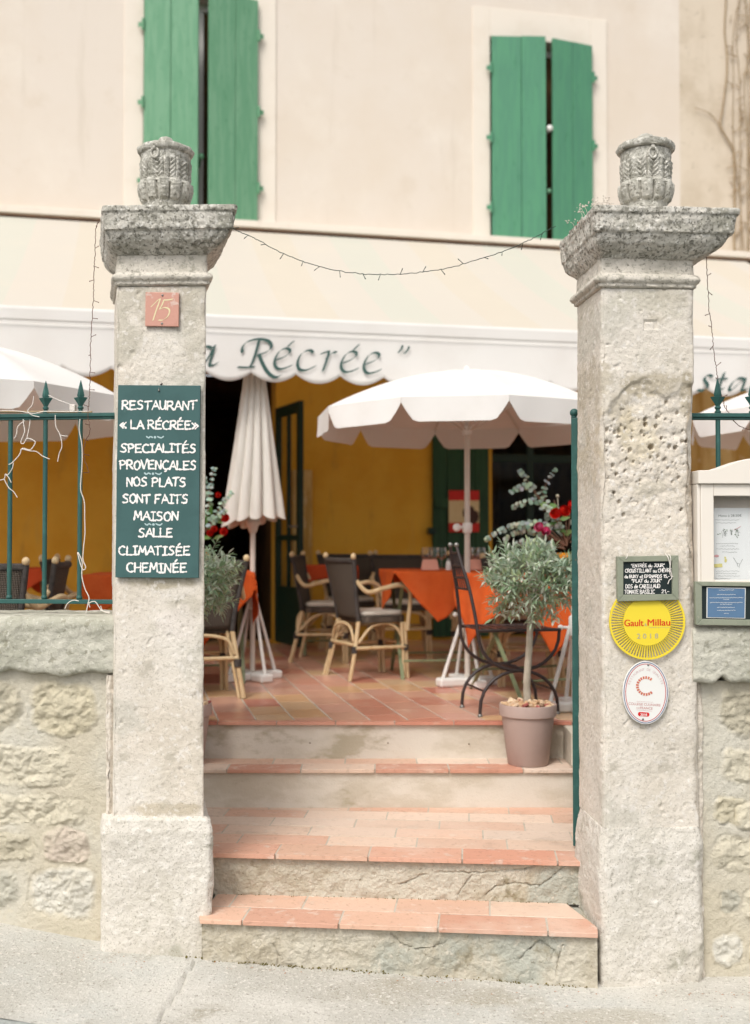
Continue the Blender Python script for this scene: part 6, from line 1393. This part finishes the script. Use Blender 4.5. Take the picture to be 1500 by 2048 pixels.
def rosette(mb, c, ax, r, cols, rr, layers=5):
    """ranunculus: cupped rings of overlapping petals"""
    ax = ax.normalized(); u = ax.orthogonal().normalized(); v = ax.cross(u)
    for l in range(layers):
        t = l / (layers - 1); n = 8 if l > 0 else 4
        for k in range(n):
            a = 2 * pi * (k + .5 * (l % 2)) / n + rr.uniform(-.1, .1); o = u * cos(a) + v * sin(a); s_ = -u * sin(a) + v * cos(a); rad = r * lerp(.22, .95, t); h = r * lerp(.75, .15, t); w_ = r * lerp(.35, .5, t); mb.c = tuple(x * rr.uniform(.85, 1.1) for x in rr.choice(cols))
            b = c - ax * r * .45; P = [b + o * rad * .35 - s_ * w_ * .4, b + o * rad * .35 + s_ * w_ * .4, c + o * rad * .9 - s_ * w_ + ax * h * .25, c + o * rad * 1.05 + ax * h * .2, c + o * rad * .9 + s_ * w_ + ax * h * .25, c + o * rad * lerp(.5, .95, t) - s_ * w_ * .7 + ax * h, c + o * rad * lerp(.55, 1.05, t) + ax * h * 1.08, c + o * rad * lerp(.5, .95, t) + s_ * w_ * .7 + ax * h]
            mb.add(P, [(0, 1, 4, 3), (0, 3, 2), (2, 3, 6, 5), (3, 4, 7, 6)])
def euc(mbL, mbS, pts, rr, n=15, r0=.018, r1=.010):
    c = catmull(pts, 8); mbS.tube(c, [lerp(.0035, .0014, i / (len(c) - 1)) for i in range(len(c))], 6)
    for i in range(n):
        t = .25 + .75 * i / (n - 1); k = min(len(c) - 2, int(t * (len(c) - 1))); p = c[k]; d = (c[k + 1] - c[k]).normalized(); col = rr.choice(EUC)
        for s in (-1, 1):
            o = (Matrix.Rotation(i * 1.57 + rr.uniform(-.3, .3), 3, d) @ d.orthogonal().normalized()) * s; ax = (o * .8 + d * .5 + Vector((0, -.2, .1))).normalized(); r = lerp(r0, r1, t) * rr.uniform(.8, 1.15); q = p + o * r * .95 + d * r * .3
            u = (d.cross(ax)).normalized(); v = ax.cross(u).normalized(); nn = (o * .4 + d * .6).normalized(); u = nn.cross(o).normalized(); mbL.c = tuple(x * rr.uniform(.85, 1.12) for x in col)
            o2 = (Vector((rr.uniform(-.5, .5), -1, rr.uniform(-.2, .9)))); nn = (o2.normalized() * .8 + nn * .5).normalized(); o = (o - nn * o.dot(nn)).normalized(); u = nn.cross(o); m = 9; mbL.add([q + nn * r * .12] + [q + (o * cos(2 * pi * j / m) + u * sin(2 * pi * j / m) * .92) * r for j in range(m)], [(0, 1 + j, 1 + (j + 1) % m) for j in range(m)])
bY = 6.42
def bq(px, py, dy=0.0): return at(px, py, bY + dy)
vb = bq(1136, 1140); vz_ = TERR + .72
bo = thing('flower_bouquet', 'bouquet of eucalyptus with red and pink flowers in an orange pot', 'bouquet', (vb.x, vb.y, vz_)); M = ROOTM[bo.name]
mb = MB(M); mb.lathe([(.045, 0), (.05, .004), (.062, .11), (.065, .125), (.060, .127), (.055, .11), (0, .10)], n=32); mb.build('vase', m_vase, bo, smooth=40)
mL, mS = MB(), MB(); rB = random.Random(17)
neck = bq(1134, 1092)
for pts, n_ in (([bq(1128, 1085), bq(1100, 1030, .02), bq(1068, 978, .03), bq(1046, 950, .0), bq(1040, 940)], 12), ([bq(1132, 1080), bq(1100, 1015, .04), bq(1086, 985, .04), bq(1100, 955, .02), bq(1112, 938, .0)], 10), ([bq(1080, 1000, .03), bq(1058, 972, .0), bq(1040, 975, -.02), bq(1022, 985, -.03)], 9),
                ([bq(1110, 1045, .02), bq(1080, 1005, 0), bq(1050, 1005, -.03), bq(1024, 1015, -.04)], 10), ([bq(1128, 1092), bq(1085, 1060, -.03), bq(1040, 1050, -.05), bq(1000, 1062, -.05), bq(970, 1080, -.05)], 18), ([bq(1128, 1096), bq(1080, 1070, .03), bq(1040, 1062, .05), bq(1008, 1080, .06)], 14), ([bq(1130, 1090), bq(1090, 1050, .0), bq(1055, 1046, .02), bq(1020, 1052, .03)], 14),
                ([bq(1130, 1098), bq(1095, 1090, -.06), bq(1060, 1082, -.08), bq(1030, 1088, -.08)], 12), ([bq(1138, 1080), bq(1160, 1030, .02), bq(1175, 990, .02), bq(1180, 965)], 10), ([bq(1140, 1085), bq(1180, 1060, 0), bq(1215, 1050, 0), bq(1240, 1062)], 12), ([bq(1134, 1085), bq(1112, 1040, -.04), bq(1098, 1018, -.05), bq(1088, 1012, -.05)], 9)): euc(mL, mS, pts, rB, n_)
for px, py, L, W in ((1118, 1040, .07, .03), (1100, 1020, .08, .05), (1130, 1052, .075, .03), (1108, 1058, .08, .035), (1140, 1050, .07, .03), (1126, 1070, .07, .035), (1095, 1015, .06, .045), (1112, 1025, .06, .05)):
    for k in range(2): leaf_fn(mL, bq(px, py), Vector((rB.uniform(-1, 1), rB.uniform(-.6, .1), rB.uniform(-.3, .8))), Vector((0, -1, .4)), L, W, rB.choice(GRN + EUC[:2]), .3)
mL.build('foliage', m_leaf, bo, smooth=80)
for px, py in ((1112, 1032), (1131, 1030), (1140, 1022), (1085, 1068), (1093, 1062), (1108, 1000)): mS.tube(catmull([neck, neck.lerp(bq(px, py), .5) + Vector((0, -.01, .0)), bq(px, py)], 5), .0028, 6)
mS.build('stems', m_stem, bo, smooth=70)
RED = [A(230, 36, 26), A(214, 24, 20), A(240, 56, 36)]; PNK = [A(232, 80, 130), A(222, 50, 106), A(244, 140, 176)]
for px, py, r, cols, ax in ((1111, 1027, .034, RED, (-.4, -1, .4)), (1129, 1022, .034, RED, (.1, -1, .3)), (1146, 1011, .034, RED, (.3, -1, .6)), (1078, 1054, .030, PNK, (-.6, -1, .3)), (1092, 1062, .028, PNK, (-.1, -1, -.3)), (1166, 1040, .03, RED, (.5, -1, .3))):
    mb = MB(); rosette(mb, bq(px, py, -.10), Vector(ax), r, cols, rB); mb.build('flower', m_petal, bo, smooth=80, label='red layered bloom' if cols is RED else 'pink ruffled bloom')
mb = MB(); q = bq(1115, 992, -.02); mb.c = A(214, 206, 180); mb.ball(q, .011, 10); mb.tube([q, q + Vector((.004, 0, -.08))], .003, 6); mb.build('bud', m_petal, bo, smooth=80)
# second bouquet, peeping out beside the board
bY = 6.75; vb = bq(398, 1120)
b2 = thing('flower_bouquet', 'bouquet of eucalyptus and red flowers peeping out beside the green board', 'bouquet', (vb.x, vb.y, TERR + .72)); M = ROOTM[b2.name]
mb = MB(M); mb.lathe([(.045, 0), (.05, .004), (.062, .11), (.065, .125), (.060, .127), (.055, .11), (0, .10)], n=32); mb.build('vase', m_vase, b2, smooth=40)
mL, mS = MB(), MB(); neck = bq(398, 1080)
for pts, n_ in (([bq(400, 1075), bq(415, 1020), bq(422, 970), bq(428, 935)], 11), ([bq(400, 1075), bq(430, 1030, -.02), bq(450, 1000, -.03), bq(464, 985, -.03)], 11), ([bq(400, 1070), bq(420, 1010, .03), bq(412, 975, .04), bq(408, 955)], 10), ([bq(398, 1075), bq(370, 1020), bq(345, 985), bq(330, 980)], 11), ([bq(398, 1080), bq(425, 1045, -.04), bq(440, 1030, -.05), bq(452, 1020, -.05)], 9)): euc(mL, mS, pts, rB, n_)
for k in range(14): leaf_fn(mL, bq(rB.uniform(395, 430), rB.uniform(1030, 1080)), Vector((rB.uniform(-.3, 1), rB.uniform(-.6, .1), rB.uniform(-.3, .8))), Vector((0, -1, .4)), .07, .028, rB.choice(GRN), .3)
mL.build('foliage', m_leaf, b2, smooth=80); mS.build('stems', m_stem, b2, smooth=70)
for px, py, r in ((450, 1036, .028), (447, 1063, .026), (428, 1058, .022), (436, 990, .018), (420, 1066, .022)): mb = MB(); rosette(mb, bq(px, py, -.05), Vector((.2, -1, .2)), r, RED, rB); mb.build('flower', m_petal, b2, smooth=80)

# dry weeds on the second capital
wz = zR(413); wp = on(RP, 1190, 412)
def wpt(px, py, dy): 
    p = at(px, py, 4.25 + dy); return p
wd_ = thing('dry_weed', 'dry white seed heads and red sedum growing on the capital beside the carved urn', 'plant', tuple(wpt(1165, 425, .12))); mS, mH, mR = MB(), MB(), MB(); rW = random.Random(6)
zc_ = zRc(413) - .003
for x, y, h in ((-.02, .06, .045), (-.01, .10, .055), (-.03, .13, .04), (-.035, .18, .05), (-.03, .22, .03), (.02, .05, .06), (.04, .09, .05), (.07, .06, .04), (-.04, .28, .03), (.0, .03, .035), (-.015, .15, .06), (.05, .14, .07)):
    q = RP @ Vector((x, y - .05, zc_)); t = q + Vector((rW.uniform(-.03, .005), rW.uniform(-.01, .01), h)); mS.tube(catmull([q, q.lerp(t, .6) + Vector((rW.uniform(-.006, .006), 0, .004)), t], 4), .0009, 5)
    for k in range(11 if h > .04 else 6): mH.ball(t + Vector((rW.gauss(0, .010), rW.gauss(0, .008), rW.gauss(0, .007))), rW.uniform(.0016, .0032), 6)
for k in range(60): u = rW.random(); q = RP @ Vector((-.046 + abs(rW.gauss(0, .008)), lerp(.10, .21, u), zc_ + abs(rW.gauss(.002, .004)))); mR.ball(q, rW.uniform(.0025, .005), 6)
mS.build('stems', m_dry, wd_); mH.build('seed_heads', m_dry, wd_, smooth=80); mR.build('sedum', m_red_leaf, wd_, smooth=80)

# creeper on the stained wall
rV = random.Random(44); CR = FAC @ Matrix.Translation((0, -.02, 0))
vn = thing('bare_creeper', 'bare dry creeper stems climbing the stained upper wall', 'climbing plant', tuple(CR @ Vector((*[on(CR, 1470, 520)[0]], 0, on(CR, 1470, 520)[1]))), YAWF)
V_ = lambda px, py, y=0: (on(CR, px, py)[0], y + rV.uniform(-.01, .004), on(CR, px, py)[1])
def vine(pts, r): mb = MB(CR); c = catmull([V_(*p) for p in pts], 8); mb.tube(c, [r * (1 - .4 * i / len(c)) for i in range(len(c))], 7); return mb
vine([(1469, 525), (1468, 460), (1470, 400), (1468, 340), (1466, 302), (1452, 275), (1440, 252), (1444, 220), (1452, 160), (1454, 115), (1450, 60), (1452, 0), (1450, -60)], .0115).build('stem', m_vine, vn, smooth=80)
vine([(1440, 252), (1425, 232), (1408, 222), (1388, 216)], .005).build('stem', m_vine, vn, smooth=80)
for j in range(16):
    x = 1478 + 8 * j; mbv = vine([(x + rV.uniform(-4, 4), 520), (x + rV.uniform(-9, 9), 400), (x + rV.uniform(-14, 14), 280), (x + rV.uniform(-14, 14), 160), (x + rV.uniform(-14, 14), 60), (x + rV.uniform(-14, 14), -60)], .0055); mbv.build('stem', m_vine, vn, smooth=80)
mb = MB(CR)
for k in range(220):
    px = rV.uniform(1462, 1600); py = rV.uniform(-40, 500); a = rV.uniform(0, 6.28); L = rV.uniform(8, 26)
    if px < 1476 and rV.random() < .6: continue
    mb.tube(catmull([V_(px, py), V_(px + cos(a) * L * .5 + rV.uniform(-3, 3), py + sin(a) * L * .5), V_(px + cos(a) * L, py + sin(a) * L)], 4), .0042, 5)
mb.build('tendrils', m_vine, vn, smooth=80, kind='stuff')

# ================================================================== fairy lights
def garland(name, label, pts, m, r, bulb_every, rr, root, tl=.028, group='strings of fairy lights'):
    o = thing(name, label, 'fairy lights', tuple(root), 0, group); c = catmull(pts, 14); mb = MB(); c = [p + Vector((rr.gauss(0, .0012), rr.gauss(0, .0012), rr.gauss(0, .0012))) for p in c]; mb.tube(c, r, 6); w_ = mb.build('cable', m, o, smooth=80); L = 0; nxt = bulb_every * .5; out = []
    for a, b in zip(c, c[1:]):
        L += (b - a).length
        if L > nxt: out.append((b, (b - a).normalized())); nxt += bulb_every * rr.uniform(.8, 1.2)
    for p, d in out:
        n = (d.orthogonal().normalized()); n = Matrix.Rotation(rr.uniform(0, 6.28), 3, d) @ n; n = (n + d * rr.uniform(-.4, .4)); n.y *= .5; n.normalize(); mb = MB(); mb.tube([p, p + n * tl * .75], r * .9, 6); mb.tube([p + n * tl * .75, p + n * tl], r * 1.25, 6); mb.build('bulb', m, o, smooth=60)
    return o
rF = random.Random(9)
g = [at(x, y, lerp(4.55, 4.42, (x - 460) / 660)) for x, y in ((452, 448), (468, 458), (512, 478), (560, 504), (620, 527), (690, 544), (760, 549), (830, 546), (900, 535), (960, 518), (1020, 498), (1070, 474), (1112, 452))]
garland('fairy_light_string', 'dark fairy light cable sagging between the two stone capitals', g, m_wire, .0016, .085, rF, g[0])
g = [at(x, y, 4.52) for x, y in ((196, 445), (192, 458), (190, 500), (188, 545), (187, 590), (184, 640), (181, 700), (180, 760), (178, 800), (176, 828), (180, 862), (170, 885), (168, 910), (178, 945))]
garland('fairy_light_string', 'brown twig like light cable hanging from the capital down to the railing finial', g, m_wire_br, .0015, .075, rF, g[-1], .022)
g = [at(x, y, 4.42) for x, y in ((1412, 496), (1414, 540), (1416, 580), (1419, 625), (1424, 660), (1427, 700), (1432, 735), (1438, 770), (1446, 800), (1450, 815), (1458, 826), (1466, 840), (1480, 852), (1505, 862))]
garland('fairy_light_string', 'red brown light cable hanging beside the pitted pillar to the second railing', g, m_wire_br, .0015, .08, rF, g[-1], .022)
def LFp(px, py, y=-.03): x, z = on(LF, px, py); return LF @ Vector((x, y, z))
wl = thing('icicle_lights', 'white icicle light wires tangled on the green railing', 'fairy lights', tuple(LFp(90, 832)), 0, 'strings of fairy lights')
k_ = 3.531; wp_ = lambda pts, y=-.03: catmull([LFp(a / k_, 670 + b / k_, y) for a, b in pts], 6)
for pts in ([(-200, 540), (-60, 548), (60, 540), (160, 545), (260, 560), (340, 546), (480, 548), (650, 545)], [(186, 600), (190, 640), (196, 690), (170, 760), (190, 770), (215, 735), (260, 750), (270, 770), (235, 815), (180, 805), (160, 850), (110, 905), (85, 918)], [(235, 605), (230, 650), (212, 735)], [(200, 610), (150, 650), (138, 710), (122, 735)], [(118, 905), (110, 945), (80, 990), (62, 985), (85, 1010), (102, 1045)], [(60, 985), (52, 1020), (5, 1030)], [(52, 1020), (85, 1080), (120, 1110), (145, 1150)], [(175, 808), (230, 822), (280, 828), (320, 858), (372, 880)],
            [(412, 570), (415, 650), (445, 710), (458, 790), (440, 840), (428, 898)], [(445, 712), (470, 717), (498, 720)], [(585, 600), (580, 680), (598, 780), (600, 900), (592, 1020), (590, 1100), (615, 1180), (618, 1300), (620, 1400), (610, 1500), (606, 1585), (625, 1640), (600, 1650), (568, 1535), (600, 1600), (598, 1700), (620, 1790), (648, 1850), (640, 1900), (628, 1958)],
            [(655, 1920), (650, 1890), (690, 1880), (720, 1920), (740, 1945), (795, 1955)], [(478, 1930), (500, 1890), (540, 1870), (575, 1876)], [(730, 1910), (745, 1945), (790, 1962)], [(260, 440), (250, 500), (218, 540), (245, 570), (300, 585)], [(365, 432), (430, 465), (500, 490), (540, 510)]):
    mb = MB(); mb.tube(wp_(pts, -.032), .0021 if len(pts) > 8 else .0018, 6); mb.build('wire', m_wire_w, wl, smooth=80)
mb = MB(LF); x, z = on(LF, 146, 815); mb.box(x - .012, x + .012, -.012, .012, z - .018, z + .012); mb.build('plug', m_wire_w, wl, bevel=.003)
p0 = LFp(-60, 822); mb = MB(); mb.tube([LFp(-190, 823, -.005), LFp(185, 824.5, -.005)], .005, 8); mb.build('cane', m_vine, wl, smooth=70)

# ================================================================== litter, moss
rD = random.Random(77); mb = MB()
def leaf_on(x, y, s):
    z = pave_z(x, y) + .002; a = rD.uniform(0, 6.28); d = Vector((cos(a), sin(a), .1)); leaf_fn(mb, Vector((x, y, z)), d, Vector((0, 0, 1)), s, s * .5, None, .5)
for k in range(26):
    t = rD.random() ** .7; e = E1[0].lerp(E1[1], t); leaf_on(e.x, e.y - rD.uniform(.004, .05) , rD.uniform(.006, .013))
for k in range(20): leaf_on(rD.uniform(.1, 1.4), rD.uniform(3.8, 4.15), rD.uniform(.005, .011))
for k in range(24): leaf_on(rD.gauss(-1.02, .10), rD.gauss(4.28, .035), rD.uniform(.004, .010))
for k in range(14): leaf_on(rD.uniform(1.0, 1.45), 4.13 + rD.uniform(-.03, .02), rD.uniform(.005, .012))
mb.fc = [None] * len(mb.fc); mb.build('fallen_leaves', m_leaf_litter, kind='stuff')
mb = MB()
for k in range(300):
    t = .02 + .96 * rD.random(); e = E1[0].lerp(E1[1], t); dens = .35 + .65 * max(0, .5 + nz(t, 0, 0, 9, 4))
    if rD.random() > dens: continue
    x = e.x; y = e.y + .012 - abs(rD.gauss(0, .006)); mb.ball((x, y, gz(x, y) + abs(rD.gauss(0, .004))), rD.uniform(.001, .0038), 5)
for k in range(6):
    q = LP @ Vector((rD.uniform(.30, .39), -.032 - abs(rD.gauss(0, .008)), 0)); mb.ball((q.x, q.y, gz(q.x, q.y) + abs(rD.gauss(0, .006))), rD.uniform(.002, .006), 5)
for k in range(60):
    e = E2[0].lerp(E2[1], rD.random()); mb.ball((e.x, e.y + .010 - abs(rD.gauss(0, .004)), Z1 + abs(rD.gauss(0, .003))), rD.uniform(.0012, .003), 5)
mb.build('moss', m_moss, kind='stuff')
